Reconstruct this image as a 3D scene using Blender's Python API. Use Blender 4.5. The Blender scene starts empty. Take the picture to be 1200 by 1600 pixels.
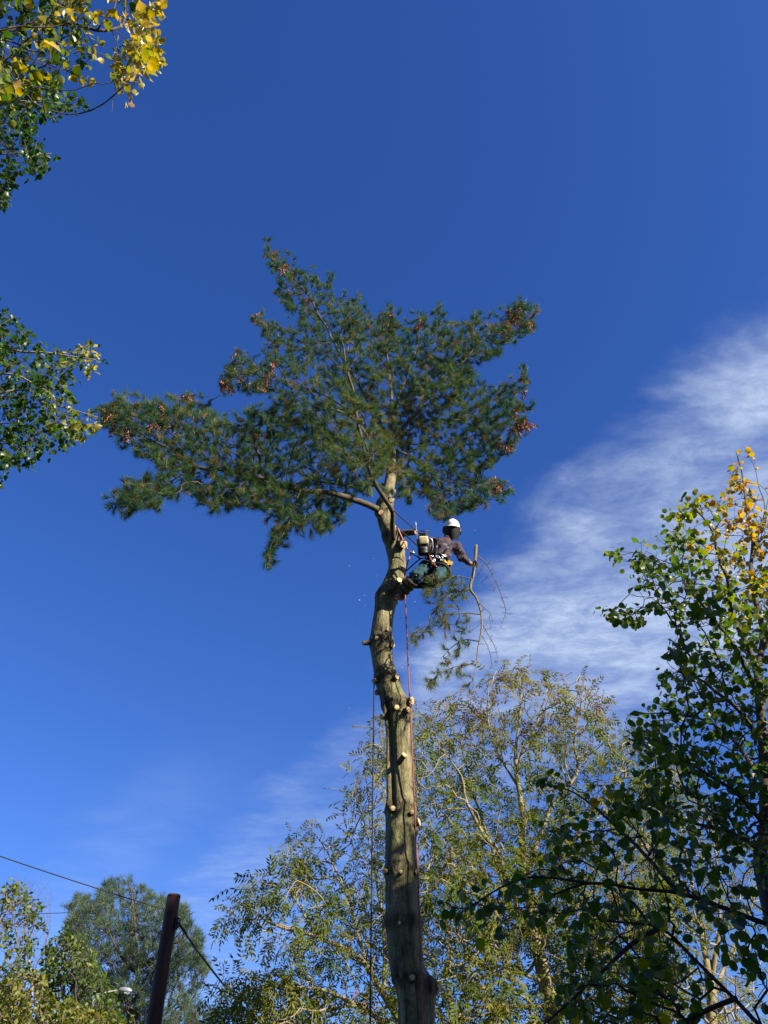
import bpy, math, random
import numpy as np
from mathutils import Vector, Matrix, noise

R_ = math.radians
rng = np.random.default_rng(7)
random.seed(7)
scene = bpy.context.scene
col = scene.collection

# ------------------------------------------------------------------ camera
PITCH, FPX, EYE = R_(41.0), 1345.0, 1.6
cam_d = bpy.data.cameras.new('camera')
cam = bpy.data.objects.new('camera', cam_d)
col.objects.link(cam)
cam.location = (0, 0, EYE)
cam.rotation_euler = (math.pi / 2 + PITCH, 0, 0)
cam_d.sensor_fit = 'VERTICAL'
cam_d.angle = 2 * math.atan(800 / FPX)
cam_d.clip_start = 0.05
cam_d.clip_end = 3000
scene.camera = cam
scene.render.resolution_x, scene.render.resolution_y = 768, 1024

# ------------------------------------------------------------------ sun and sky
SUN_AZ, SUN_EL = R_(126), R_(30)             # azimuth clockwise from +Y (the view direction)
SDIR = Vector((math.sin(SUN_AZ) * math.cos(SUN_EL), math.cos(SUN_AZ) * math.cos(SUN_EL), math.sin(SUN_EL)))
sun_d = bpy.data.lights.new('sun', 'SUN')
sun_d.energy = 5.0
sun_d.angle = R_(0.53)
sun_d.color = (1.0, 0.91, 0.76)
sun = bpy.data.objects.new('sun', sun_d)
col.objects.link(sun)
sun.rotation_euler = (-SDIR).to_track_quat('-Z', 'Y').to_euler()

world = bpy.data.worlds.new('World')
scene.world = world
world.use_nodes = True
SKY_STRENGTH = 0.062


def sky_nodes():
    nt = world.node_tree
    nt.nodes.clear()
    N = lambda t, **k: [setattr(n, a, b) for n in [nt.nodes.new(t)] for a, b in k.items()] and nt.nodes[-1] if k else nt.nodes.new(t)
    L = nt.links.new

    def math_(op, a, b=None, clamp=False):
        n = nt.nodes.new('ShaderNodeMath')
        n.operation = op
        n.use_clamp = clamp
        for i, v in enumerate((a, b)):
            if v is None:
                continue
            if hasattr(v, 'links'):
                L(v, n.inputs[i])
            else:
                n.inputs[i].default_value = v
        return n.outputs[0]

    def smooth(v, lo, hi, a=0.0, b=1.0):
        n = nt.nodes.new('ShaderNodeMapRange')
        n.interpolation_type = 'SMOOTHSTEP'
        L(v, n.inputs['Value'])
        n.inputs['From Min'].default_value = lo
        n.inputs['From Max'].default_value = hi
        n.inputs['To Min'].default_value = a
        n.inputs['To Max'].default_value = b
        return n.outputs['Result']

    sky = nt.nodes.new('ShaderNodeTexSky')
    sky.sky_type = 'NISHITA'
    sky.sun_disc = False
    sky.sun_elevation = SUN_EL
    sky.sun_rotation = SUN_AZ
    sky.air_density = 1.0
    sky.dust_density = 0.6
    sky.ozone_density = 3.0
    sky.altitude = 50
    hs = nt.nodes.new('ShaderNodeHueSaturation')
    hs.inputs['Hue'].default_value = 0.506
    hs.inputs['Saturation'].default_value = 1.24
    hs.inputs['Value'].default_value = 1.0
    L(sky.outputs[0], hs.inputs['Color'])
    wb = nt.nodes.new('ShaderNodeMix')
    wb.data_type = 'RGBA'
    wb.blend_type = 'MULTIPLY'
    wb.inputs[0].default_value = 1.0
    L(hs.outputs[0], wb.inputs[6])
    wb.inputs[7].default_value = (0.92, 1.0, 1.42, 1)
    tc = nt.nodes.new('ShaderNodeTexCoord')
    sp = nt.nodes.new('ShaderNodeSeparateXYZ')
    L(tc.outputs['Generated'], sp.inputs[0])
    z = math_('MAXIMUM', sp.outputs[2], 0.04)
    u = math_('DIVIDE', sp.outputs[0], z)
    v = math_('DIVIDE', sp.outputs[1], z)
    cb = nt.nodes.new('ShaderNodeCombineXYZ')
    L(u, cb.inputs[0])
    L(v, cb.inputs[1])

    def fbm(scale, sx, sy, rot, detail, dist, rough=0.55, off=0.0):
        m = nt.nodes.new('ShaderNodeMapping')
        m.inputs['Rotation'].default_value = (0, 0, rot)
        m.inputs['Scale'].default_value = (sx, sy, 1)
        m.inputs['Location'].default_value = (off, off * .7, off * .3)
        L(cb.outputs[0], m.inputs[0])
        n = nt.nodes.new('ShaderNodeTexNoise')
        n.inputs['Scale'].default_value = scale
        n.inputs['Detail'].default_value = detail
        n.inputs['Roughness'].default_value = rough
        n.inputs['Distortion'].default_value = dist
        L(m.outputs[0], n.inputs['Vector'])
        return n.outputs[0]

    # distance across the cirrus band, its edges frayed by noise
    s = math_('ADD', math_('MULTIPLY', u, 0.885), math_('MULTIPLY', v, 0.466))
    fray = math_('MULTIPLY', math_('SUBTRACT', fbm(2.4, 1, 1.5, 0.6, 8, 0.4, 0.58), 0.5), 0.40)
    s2 = math_('ADD', s, fray)
    band = math_('MULTIPLY', smooth(s2, 0.75, 0.93), smooth(s2, 1.34, 1.75, 1.0, 0.0))
    band = math_('MULTIPLY', band, smooth(v, 1.5, 2.3, 1.0, 0.30))
    veil = math_('MULTIPLY', smooth(s2, 0.30, 0.56), smooth(s2, 0.56, 0.85, 1.0, 0.0))
    veil = math_('MULTIPLY', veil, smooth(v, 1.9, 2.6, 0.0, 0.12))
    wisps = smooth(fbm(2.7, 1.0, 1.6, 0.55, 10, 0.25, 0.6), 0.30, 0.68, 0.30, 1.0)
    fine = smooth(fbm(12, 1.0, 1.6, 0.8, 11, 0.35, 0.70, 3.1), 0.32, 0.70, 0.50, 1.0)
    dens = math_('MULTIPLY', math_('MULTIPLY', band, wisps), fine)
    dens = math_('MULTIPLY', dens, 0.95)
    dens = math_('ADD', dens, math_('MULTIPLY', veil, wisps), clamp=True)
    mix = nt.nodes.new('ShaderNodeMix')
    mix.data_type = 'RGBA'
    L(dens, mix.inputs[0])
    L(wb.outputs[2], mix.inputs[6])
    mix.inputs[7].default_value = (0.30 / SKY_STRENGTH, 0.36 / SKY_STRENGTH, 0.46 / SKY_STRENGTH, 1)
    bg = nt.nodes.new('ShaderNodeBackground')
    L(mix.outputs[2], bg.inputs['Color'])
    bg.inputs['Strength'].default_value = SKY_STRENGTH
    out = nt.nodes.new('ShaderNodeOutputWorld')
    L(bg.outputs[0], out.inputs[0])


sky_nodes()
vs = scene.view_settings
vs.view_transform = 'Standard'
vs.look = 'None'
vs.exposure = 1.12
vs.gamma = 1.0
vs.use_curve_mapping = False

# ------------------------------------------------------------------ pixel <-> place
CT, ST = math.cos(PITCH), math.sin(PITCH)


def P(px, py, Y):
    """point at ground distance Y in the direction of a pixel of the 1200x1600 photograph"""
    x, y = (px - 600) / FPX, (800 - py) / FPX
    d = np.array([x, CT - y * ST, ST + y * CT])
    return d * (Y / d[1]) + np.array([0, 0, EYE])


def Pn(px, py, Y):
    x, y = (px - 600) / FPX, (800 - py) / FPX
    t = Y / (CT - y * ST)
    return np.stack([x * t, Y + 0 * x, (ST + y * CT) * t + EYE], -1)


def proj(V):
    V = np.asarray(V)
    z = V[..., 2] - EYE
    dep = V[..., 1] * CT + z * ST
    up = -V[..., 1] * ST + z * CT
    dep = np.maximum(dep, 1e-3)
    return 600 + FPX * V[..., 0] / dep, 800 - FPX * up / dep, dep


def in_poly(x, y, poly):
    poly = np.asarray(poly, float)
    inside = np.zeros(len(x), bool)
    j = len(poly) - 1
    for i in range(len(poly)):
        xi, yi = poly[i]
        xj, yj = poly[j]
        c = ((yi > y) != (yj > y)) & (x < (xj - xi) * (y - yi) / (yj - yi + 1e-12) + xi)
        inside ^= c
        j = i
    return inside


def sample_poly(poly, n):
    p = np.asarray(poly, float)
    lo, hi = p.min(0), p.max(0)
    out = np.zeros((0, 2))
    while len(out) < n:
        q = rng.uniform(lo, hi, (n * 3, 2))
        out = np.vstack([out, q[in_poly(q[:, 0], q[:, 1], p)]])
    return out[:n]


# ------------------------------------------------------------------ materials
def nodes_of(name):
    m = bpy.data.materials.new(name)
    m.use_nodes = True
    nt = m.node_tree
    nt.nodes.clear()
    o = nt.nodes.new('ShaderNodeOutputMaterial')
    return m, nt, o


def ramp(nt, stops):
    r = nt.nodes.new('ShaderNodeValToRGB')
    e = r.color_ramp.elements
    while len(e) < len(stops):
        e.new(0.5)
    for el, (p, c) in zip(e, stops):
        el.position = p
        el.color = (*c, 1)
    return r


def noise_node(nt, scale, detail=4, rough=0.55, vec=None, dist=0.0):
    n = nt.nodes.new('ShaderNodeTexNoise')
    n.inputs['Scale'].default_value = scale
    n.inputs['Detail'].default_value = detail
    n.inputs['Roughness'].default_value = rough
    n.inputs['Distortion'].default_value = dist
    if vec:
        nt.links.new(vec, n.inputs['Vector'])
    return n.outputs[0]


def plain(name, c, rough=0.6, var=0.25, scale=12.0, bump=0.0, metal=0.0, spec=0.4, stretch=None):
    """a colour broken up by noise, with optional relief"""
    m, nt, o = nodes_of(name)
    L = nt.links.new
    b = nt.nodes.new('ShaderNodeBsdfPrincipled')
    tc = nt.nodes.new('ShaderNodeTexCoord')
    vec = tc.outputs['Object']
    if stretch:
        mp = nt.nodes.new('ShaderNodeMapping')
        mp.inputs['Scale'].default_value = stretch
        L(vec, mp.inputs[0])
        vec = mp.outputs[0]
    n = noise_node(nt, scale, 6, 0.6, vec)
    d = tuple(max(0, x * (1 - var)) for x in c)
    u = tuple(min(1, x * (1 + var)) for x in c)
    r = ramp(nt, [(0.3, d), (0.7, u)])
    L(n, r.inputs[0])
    L(r.outputs[0], b.inputs['Base Color'])
    b.inputs['Roughness'].default_value = rough
    b.inputs['Metallic'].default_value = metal
    b.inputs['Specular IOR Level'].default_value = spec
    if bump:
        bp = nt.nodes.new('ShaderNodeBump')
        bp.inputs['Strength'].default_value = bump
        bp.inputs['Distance'].default_value = 0.02
        L(n, bp.inputs['Height'])
        L(bp.outputs[0], b.inputs['Normal'])
    L(b.outputs[0], o.inputs[0])
    return m


def leafy(name, stops, trans=0.35, rough=0.45, spec=0.4):
    """leaf tissue: colour by each leaf's own tint, part of the light passes through"""
    m, nt, o = nodes_of(name)
    L = nt.links.new
    at = nt.nodes.new('ShaderNodeAttribute')
    at.attribute_name = 'tint'
    r = ramp(nt, stops)
    L(at.outputs['Fac'], r.inputs[0])
    b = nt.nodes.new('ShaderNodeBsdfPrincipled')
    b.inputs['Roughness'].default_value = rough
    b.inputs['Specular IOR Level'].default_value = spec
    L(r.outputs[0], b.inputs['Base Color'])
    t = nt.nodes.new('ShaderNodeBsdfTranslucent')
    hs = nt.nodes.new('ShaderNodeHueSaturation')
    hs.inputs['Saturation'].default_value = 1.15
    hs.inputs['Value'].default_value = 1.5
    L(r.outputs[0], hs.inputs['Color'])
    L(hs.outputs[0], t.inputs[0])
    mx = nt.nodes.new('ShaderNodeMixShader')
    mx.inputs[0].default_value = trans
    L(b.outputs[0], mx.inputs[1])
    L(t.outputs[0], mx.inputs[2])
    L(mx.outputs[0], o.inputs[0])
    return m


def pine_bark():
    m, nt, o = nodes_of('smooth_pine_bark')
    L = nt.links.new
    tc = nt.nodes.new('ShaderNodeTexCoord')
    mp = nt.nodes.new('ShaderNodeMapping')
    mp.inputs['Scale'].default_value = (1, 1, 0.45)
    L(tc.outputs['Object'], mp.inputs[0])
    v = mp.outputs[0]
    big = noise_node(nt, 2.6, 5, 0.6, v, 0.4)
    mid = noise_node(nt, 11, 7, 0.65, v, 0.3)
    fin = noise_node(nt, 60, 6, 0.6, v)
    base = ramp(nt, [(0.32, (0.055, 0.045, 0.028)), (0.45, (0.18, 0.15, 0.08)), (0.58, (0.28, 0.24, 0.13)), (0.74, (0.42, 0.37, 0.23))])
    L(mid, base.inputs[0])
    alg = ramp(nt, [(0.3, (0.085, 0.10, 0.025)), (0.7, (0.15, 0.165, 0.045))])
    L(fin, alg.inputs[0])
    mk = nt.nodes.new('ShaderNodeMapRange')
    mk.inputs['From Min'].default_value = 0.44
    mk.inputs['From Max'].default_value = 0.66
    mk.inputs['To Max'].default_value = 0.75
    L(big, mk.inputs['Value'])
    mx = nt.nodes.new('ShaderNodeMix')
    mx.data_type = 'RGBA'
    L(mk.outputs[0], mx.inputs[0])
    L(base.outputs[0], mx.inputs[6])
    L(alg.outputs[0], mx.inputs[7])
    # rough dark bark round the old whorls (attribute painted by the trunk builder: real bark texture there)
    at = nt.nodes.new('ShaderNodeAttribute')
    at.attribute_name = 'tint'
    mul = nt.nodes.new('ShaderNodeMath')
    mul.operation = 'MULTIPLY'
    L(at.outputs['Fac'], mul.inputs[0])
    rr = ramp(nt, [(0.35, (0, 0, 0)), (0.55, (1, 1, 1))])
    L(noise_node(nt, 26, 6, 0.7, v), rr.inputs[0])
    L(rr.outputs[0], mul.inputs[1])
    mx2 = nt.nodes.new('ShaderNodeMix')
    mx2.data_type = 'RGBA'
    L(mul.outputs[0], mx2.inputs[0])
    L(mx.outputs[2], mx2.inputs[6])
    mx2.inputs[7].default_value = (0.055, 0.04, 0.026, 1)
    # dark resin and rain streaks running down the bark
    mp2 = nt.nodes.new('ShaderNodeMapping')
    mp2.inputs['Scale'].default_value = (9, 9, 0.55)
    L(tc.outputs['Object'], mp2.inputs[0])
    sr = ramp(nt, [(0.50, (1, 1, 1)), (0.60, (0.42, 0.38, 0.36)), (0.66, (0.30, 0.27, 0.25))])
    L(noise_node(nt, 1.6, 6, 0.6, mp2.outputs[0], 0.5), sr.inputs[0])
    mst = nt.nodes.new('ShaderNodeMix')
    mst.data_type = 'RGBA'
    mst.blend_type = 'MULTIPLY'
    mst.inputs[0].default_value = 0.85
    L(mx2.outputs[2], mst.inputs[6])
    L(sr.outputs[0], mst.inputs[7])
    mx2 = mst
    # fine speckle
    sp = ramp(nt, [(0.30, (0.55, 0.55, 0.55)), (0.50, (1, 1, 1)), (0.75, (1.25, 1.25, 1.2))])
    L(fin, sp.inputs[0])
    mm = nt.nodes.new('ShaderNodeMix')
    mm.data_type = 'RGBA'
    mm.blend_type = 'MULTIPLY'
    mm.inputs[0].default_value = 0.8
    L(mx2.outputs[2], mm.inputs[6])
    L(sp.outputs[0], mm.inputs[7])
    b = nt.nodes.new('ShaderNodeBsdfPrincipled')
    L(mm.outputs[2], b.inputs['Base Color'])
    b.inputs['Roughness'].default_value = 0.75
    b.inputs['Specular IOR Level'].default_value = 0.25
    ad = nt.nodes.new('ShaderNodeMath')
    ad.operation = 'MULTIPLY_ADD'
    L(mid, ad.inputs[0])
    ad.inputs[1].default_value = 1.0
    L(fin, ad.inputs[2])
    bp = nt.nodes.new('ShaderNodeBump')
    bp.inputs['Strength'].default_value = 0.8
    bp.inputs['Distance'].default_value = 0.02
    L(ad.outputs[0], bp.inputs['Height'])
    L(bp.outputs[0], b.inputs['Normal'])
    L(b.outputs[0], o.inputs[0])
    return m


M = {}
M['pine_bark'] = pine_bark()
M['limb_bark'] = plain('pine_limb_bark', (0.085, 0.066, 0.040), 0.8, 0.4, 22, 0.4)
M['stem_bark'] = plain('cut_branch_bark', (0.17, 0.14, 0.065), 0.75, 0.35, 22, 0.3)
M['cut_wood'] = plain('fresh_cut_wood', (0.60, 0.45, 0.23), 0.7, 0.16, 40, 0.1)
M['twig'] = plain('twig_bark', (0.13, 0.095, 0.065), 0.8, 0.35, 15)
M['pine_twig'] = plain('pine_twig_bark', (0.085, 0.058, 0.038), 0.8, 0.35, 15)
M['ash_bark'] = plain('ash_bark', (0.24, 0.20, 0.11), 0.85, 0.4, 9, 0.5, stretch=(1, 1, .35))
M['dark_bark'] = plain('dark_bark', (0.075, 0.06, 0.045), 0.85, 0.4, 12, 0.5)
M['pale_twig'] = plain('pale_bark', (0.27, 0.23, 0.18), 0.75, 0.3, 20)
M['needles'] = leafy('pine_needles', [(0.0, (0.016, 0.044, 0.020)), (0.45, (0.038, 0.092, 0.034)),
                                      (0.75, (0.100, 0.155, 0.036)), (0.9, (0.20, 0.14, 0.04)), (1.0, (0.26, 0.13, 0.05))], 0.3, 0.5, 0.3)
M['cone'] = plain('pine_cone_scales', (0.36, 0.19, 0.11), 0.75, 0.5, 60, 0.3)
M['lime'] = leafy('lime_leaves', [(0.0, (0.018, 0.045, 0.010)), (0.35, (0.055, 0.115, 0.018)), (0.55, (0.17, 0.20, 0.03)),
                                  (0.78, (0.52, 0.36, 0.04)), (0.92, (0.60, 0.44, 0.16)), (1.0, (0.24, 0.12, 0.035))], 0.38, 0.4, 0.5)
M['hazel'] = leafy('hazel_leaves', [(0.0, (0.025, 0.060, 0.010)), (0.4, (0.075, 0.135, 0.022)), (0.62, (0.20, 0.23, 0.03)),
                                    (0.82, (0.50, 0.34, 0.035)), (1.0, (0.40, 0.17, 0.035))], 0.48, 0.4, 0.5)
M['ash'] = leafy('ash_leaflets', [(0.0, (0.022, 0.048, 0.010)), (0.45, (0.078, 0.120, 0.016)), (0.72, (0.185, 0.180, 0.024)),
                                  (0.88, (0.22, 0.19, 0.06)), (1.0, (0.19, 0.105, 0.05))], 0.34, 0.55, 0.15)
M['far_green'] = leafy('far_leaves', [(0.0, (0.028, 0.055, 0.012)), (0.5, (0.085, 0.135, 0.022)), (0.8, (0.21, 0.21, 0.035)),
                                      (1.0, (0.26, 0.18, 0.06))], 0.35, 0.5)
M['far_pine'] = leafy('far_pine_needles', [(0.0, (0.020, 0.042, 0.022)), (0.6, (0.070, 0.115, 0.052)), (1.0, (0.14, 0.17, 0.07))], 0.2, 0.5)
M['cypress'] = leafy('cypress_sprays', [(0.0, (0.015, 0.03, 0.012)), (1.0, (0.05, 0.09, 0.03))], 0.1, 0.6)


def ground_mat():
    m, nt, o = nodes_of('grass_ground')
    b = nt.nodes.new('ShaderNodeBsdfPrincipled')
    tc = nt.nodes.new('ShaderNodeTexCoord')
    r = ramp(nt, [(0.3, (0.03, 0.055, 0.015)), (0.55, (0.06, 0.09, 0.025)), (0.75, (0.13, 0.10, 0.045))])
    nt.links.new(noise_node(nt, 1.3, 8, 0.65, tc.outputs['Object']), r.inputs[0])
    nt.links.new(r.outputs[0], b.inputs['Base Color'])
    b.inputs['Roughness'].default_value = 0.9
    nt.links.new(b.outputs[0], o.inputs[0])
    return m


M['ground'] = ground_mat()

# ------------------------------------------------------------------ mesh helpers
def to_tris(F):
    F = np.asarray(F, int)
    if F.size and F.shape[1] == 4:
        return np.vstack([F[:, [0, 1, 2]], F[:, [0, 2, 3]]])
    return F.reshape(-1, 3)


def mesh_np(name, V, F, tint=None, smooth=True):
    V = np.asarray(V, np.float32)
    F = to_tris(F)
    me = bpy.data.meshes.new(name)
    me.vertices.add(len(V))
    me.vertices.foreach_set('co', V.ravel())
    me.loops.add(F.size)
    me.loops.foreach_set('vertex_index', F.ravel().astype(np.int32))
    me.polygons.add(len(F))
    me.polygons.foreach_set('loop_start', np.arange(0, F.size, 3, dtype=np.int32))
    me.polygons.foreach_set('use_smooth', np.full(len(F), bool(smooth)))
    if tint is not None:
        a = me.attributes.new('tint', 'FLOAT', 'POINT')
        a.data.foreach_set('value', np.asarray(tint, np.float32))
    me.update(calc_edges=True)
    return me


class MB:
    """collects triangles; build() links them as ONE mesh object"""
    def __init__(self):
        self.V, self.F, self.I, self.n = [], [], [], 0

    def add(self, V, F, mi=0):
        F = to_tris(F)
        self.V.append(np.asarray(V, float))
        self.F.append(F + self.n)
        self.I.append(np.full(len(F), mi))
        self.n += len(V)
        return self

    def box(self, c, s, rot=None, mi=0):
        v = np.array([[x, y, z] for x in (-1, 1) for y in (-1, 1) for z in (-1, 1)], float) * np.asarray(s) / 2
        if rot is not None:
            v = v @ np.array(rot).T
        f = [[0, 1, 3, 2], [4, 6, 7, 5], [0, 4, 5, 1], [2, 3, 7, 6], [0, 2, 6, 4], [1, 5, 7, 3]]
        return self.add(v + np.asarray(c), f, mi)

    def tube(self, Pts, Rad, sides=6, caps=True, mi=0):
        return self.add(*tube(Pts, Rad, sides, caps), mi)

    def build(self, name, mats, parent=None, smooth=True, tint=None):
        V = np.vstack(self.V)
        if parent is not None:
            V = V - base_of(parent)
        me = mesh_np(name, V, np.vstack(self.F), tint, smooth)
        mats = mats if isinstance(mats, (list, tuple)) else [mats]
        for m in mats:
            me.materials.append(m)
        if len(mats) > 1:
            me.polygons.foreach_set('material_index', np.concatenate(self.I).astype(np.int32))
        o = bpy.data.objects.new(name, me)
        col.objects.link(o)
        if parent is not None:
            o.parent = parent
        return o


def base_of(o):
    b = np.zeros(3)
    while o is not None:
        b += np.array(o.location)
        o = o.parent
    return b


def nrm(v):
    v = np.asarray(v, float)
    return v / (np.linalg.norm(v, axis=-1, keepdims=True) + 1e-12)


def tube(Pts, Rad, sides=6, caps=True):
    Pts = np.asarray(Pts, float)
    n = len(Pts)
    Rad = np.broadcast_to(np.asarray(Rad, float), (n,))
    T = np.gradient(Pts, axis=0) if n > 2 else np.repeat((Pts[1:] - Pts[:1]), n, 0)
    T = nrm(T)
    a = np.array([0, 0, 1.0]) if abs(T[0, 2]) < 0.9 else np.array([1.0, 0, 0])
    u = nrm(np.cross(T[0], a))
    U = np.zeros((n, 3))
    for i in range(n):
        u = u - T[i] * np.dot(u, T[i])
        u = u / (np.linalg.norm(u) + 1e-9)
        U[i] = u
    W = np.cross(T, U)
    th = np.linspace(0, 2 * np.pi, sides, endpoint=False)
    V = Pts[:, None] + Rad[:, None, None] * (np.cos(th)[None, :, None] * U[:, None] + np.sin(th)[None, :, None] * W[:, None])
    V = V.reshape(-1, 3)
    k = np.arange(sides)
    k2 = (k + 1) % sides
    rows = np.arange(n - 1)[:, None] * sides
    F = np.stack([rows + k, rows + k2, rows + sides + k2, rows + sides + k], -1).reshape(-1, 4)
    F = to_tris(F)
    if caps:
        V = np.vstack([V, Pts[:1], Pts[-1:]])
        c0, c1 = n * sides, n * sides + 1
        F = np.vstack([F, np.stack([k2, k, np.full(sides, c0)], -1),
                       np.stack([(n - 1) * sides + k, (n - 1) * sides + k2, np.full(sides, c1)], -1)])
    return V, F


def spline(pts, step):
    """Catmull-Rom through pts (any number of columns), resampled about every step metres"""
    p = np.asarray(pts, float)
    if len(p) == 2:
        n = max(2, int(np.linalg.norm(p[1, :3] - p[0, :3]) / step) + 1)
        return p[0] + np.linspace(0, 1, n)[:, None] * (p[1] - p[0])
    q = np.vstack([2 * p[0] - p[1], p, 2 * p[-1] - p[-2]])
    out = []
    for i in range(1, len(q) - 2):
        n = max(1, int(np.ceil(np.linalg.norm(q[i + 1, :3] - q[i, :3]) / step)))
        t = np.linspace(0, 1, n, endpoint=False)[:, None]
        a, b, c, d = q[i - 1], q[i], q[i + 1], q[i + 2]
        out.append(0.5 * ((2 * b) + (c - a) * t + (2 * a - 5 * b + 4 * c - d) * t ** 2 + (3 * b - a - 3 * c + d) * t ** 3))
    out.append(p[-1:])
    return np.vstack(out)


def empty(name, loc, label, cat, group=None):
    o = bpy.data.objects.new(name, None)
    col.objects.link(o)
    o.location = [float(x) for x in loc]
    o.empty_display_size = 0.3
    o['label'] = label
    o['category'] = cat
    if group:
        o['group'] = group
    return o


def tag(o, label, cat, group=None):
    o['label'] = label
    o['category'] = cat
    if group:
        o['group'] = group
    return o


def frames(D, Nh):
    """rotation matrices whose columns are leaf axis, leaf side, leaf normal"""
    X = nrm(D)
    Yv = nrm(np.cross(Nh, X))
    Z = np.cross(X, Yv)
    return np.stack([X, Yv, Z], -1)


def scatter(T, pos, Rm, sc, tint):
    """copies of template T=(V,F) merged: returns V, F, per-vertex tint"""
    V0, F0 = T
    k = len(V0)
    V = np.einsum('nij,kj->nki', Rm, V0) * np.asarray(sc)[:, None, None] + pos[:, None]
    F = (F0[None] + (np.arange(len(pos)) * k)[:, None, None]).reshape(-1, 3)
    return V.reshape(-1, 3), F, np.repeat(tint, k)


# leaf templates: axis +X, length 1
def leaf_template(width, curl, fold, wob=0.0, seed=0, tip=0.0, blunt=0.20):
    r = np.random.default_rng(seed)
    t = np.array([0, .14, .38, .66, .86, 1.0 + tip])
    w = np.array([0, .36, .5, .40 + (blunt - .2) * .45, blunt, 0]) * width
    z = -curl * t ** 2
    mid = np.stack([t, r.normal(0, wob, 6) * .4, z], -1)
    l = np.stack([t[1:5] - .04, w[1:5], z[1:5] + fold * w[1:5] + r.normal(0, wob, 4)], -1)
    rr = np.stack([t[1:5] - .04, -w[1:5], z[1:5] + fold * w[1:5] + r.normal(0, wob, 4)], -1)
    V = np.vstack([mid, l, rr])
    F = []
    for s, o in ((0, 6), (1, 10)):
        f = [[0, 1, o], [1, 2, o + 1], [1, o + 1, o], [2, 3, o + 2], [2, o + 2, o + 1], [3, 4, o + 3], [3, o + 3, o + 2], [4, 5, o + 3]]
        F += [x[::-1] for x in f] if s else f
    return V, np.array(F)


def tuft_template(n, L, w, seed, spread=(0.25, 1.0), stem=0.35):
    r = np.random.default_rng(seed)
    V, F = [], []
    for i in range(n):
        a = r.uniform(0, 2 * np.pi)
        ph = r.uniform(*spread)
        d = np.array([np.cos(ph), np.sin(ph) * np.cos(a), np.sin(ph) * np.sin(a)])
        b = np.array([r.uniform(-stem, 0.05) * L, 0, 0])
        s = nrm(np.cross(d, r.normal(size=3))) * w / 2
        l = L * r.uniform(.7, 1.1)
        tip = b + d * l + np.array([0, 0, 0])
        k = len(V)
        V += [b - s, b + s, tip]
        F.append([k, k + 1, k + 2])
    return np.array(V), np.array(F)


# ------------------------------------------------------------------ tree growing
class Grow:
    """grows twigs from traced limbs to points in the crown, each joining where wood and path are shortest"""
    def __init__(self, step=0.12):
        self.step = step
        self.pos = np.zeros((60000, 3))
        self.par = np.full(60000, -1)
        self.path = np.zeros(60000)
        self.dirn = np.zeros((60000, 3))
        self.grown = np.zeros(60000, bool)
        self.ok = np.zeros(60000, bool)
        self.n = 0
        self.tips = []

    def _push(self, p, parent, grown, ok=True):
        i = self.n
        self.pos[i] = p
        self.par[i] = parent
        if parent >= 0:
            d = p - self.pos[parent]
            l = np.linalg.norm(d)
            self.path[i] = self.path[parent] + l
            self.dirn[i] = d / (l + 1e-9)
        self.grown[i] = grown
        self.ok[i] = ok
        self.n += 1
        return i

    def limb(self, pts, ok=True):
        pts = np.asarray(pts)[:, :3]
        par = -1
        if self.n:
            par = int(np.argmin(((self.pos[:self.n] - pts[0]) ** 2).sum(1)))
        for p in pts:
            par = self._push(p, par, False, ok)

    def grow(self, A, bf=0.35, bend=0.35, wob=0.0, maxd=9.0, lift=0.0):
        d0 = np.array([np.sqrt(((self.pos[:self.n][self.ok[:self.n]] - a) ** 2).sum(1).min()) for a in A])
        for a in A[np.argsort(d0)]:
            n = self.n
            d = np.sqrt(((self.pos[:n] - a) ** 2).sum(1))
            c = d + bf * self.path[:n] + (~self.ok[:n]) * 1e3
            j = int(np.argmin(c))
            D = d[j]
            if D < self.step * .4 or D > maxd:
                continue
            k = max(1, int(np.ceil(D / self.step)))
            p0 = self.pos[j].copy()
            ctrl = p0 + self.dirn[j] * D * bend + (a - p0) * (0.5 - bend * .5) + np.array([0, 0, lift * D])
            par = j
            for q in range(1, k + 1):
                t = q / k
                p = (1 - t) ** 2 * p0 + 2 * t * (1 - t) * ctrl + t * t * a
                if q < k and wob:
                    p = p + rng.normal(0, wob * self.step, 3)
                par = self._push(p, par, True)
            self.tips.append(par)
        return self

    def finish(self, r0=0.003, power=2.2):
        n = self.n
        cnt = np.zeros(n)
        cnt[self.tips] = 1
        for i in range(n - 1, -1, -1):
            p = self.par[i]
            if p >= 0:
                cnt[p] += cnt[i]
        self.cnt = cnt
        self.rad = r0 * np.maximum(cnt, 1) ** (1 / power)
        return self

    def twigs(self, mb, sides=4, rmax=0.03):
        n = self.n
        kids = [[] for _ in range(n)]
        for i in range(n):
            if self.par[i] >= 0 and self.grown[i]:
                kids[self.par[i]].append(i)
        starts = [i for i in range(n) if self.grown[i] and (not self.grown[self.par[i]] or i != max(kids[self.par[i]], key=lambda q: self.cnt[q]))]
        for s in starts:
            line = [self.par[s], s]
            while kids[line[-1]]:
                line.append(max(kids[line[-1]], key=lambda q: self.cnt[q]))
            r = np.minimum(self.rad[line], rmax)
            r[0] = r[1]
            mb.tube(self.pos[line], r, sides, False)
        return mb

    def leafnodes(self, maxcnt=2):
        i = np.arange(self.n)
        return i[(self.grown[:self.n]) & (self.cnt <= maxcnt)]


def trace(pts, step=0.12):
    """pts: (px, py, Y) -> spline of 3D points"""
    return spline(np.array([P(*p) for p in pts]), step)


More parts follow.
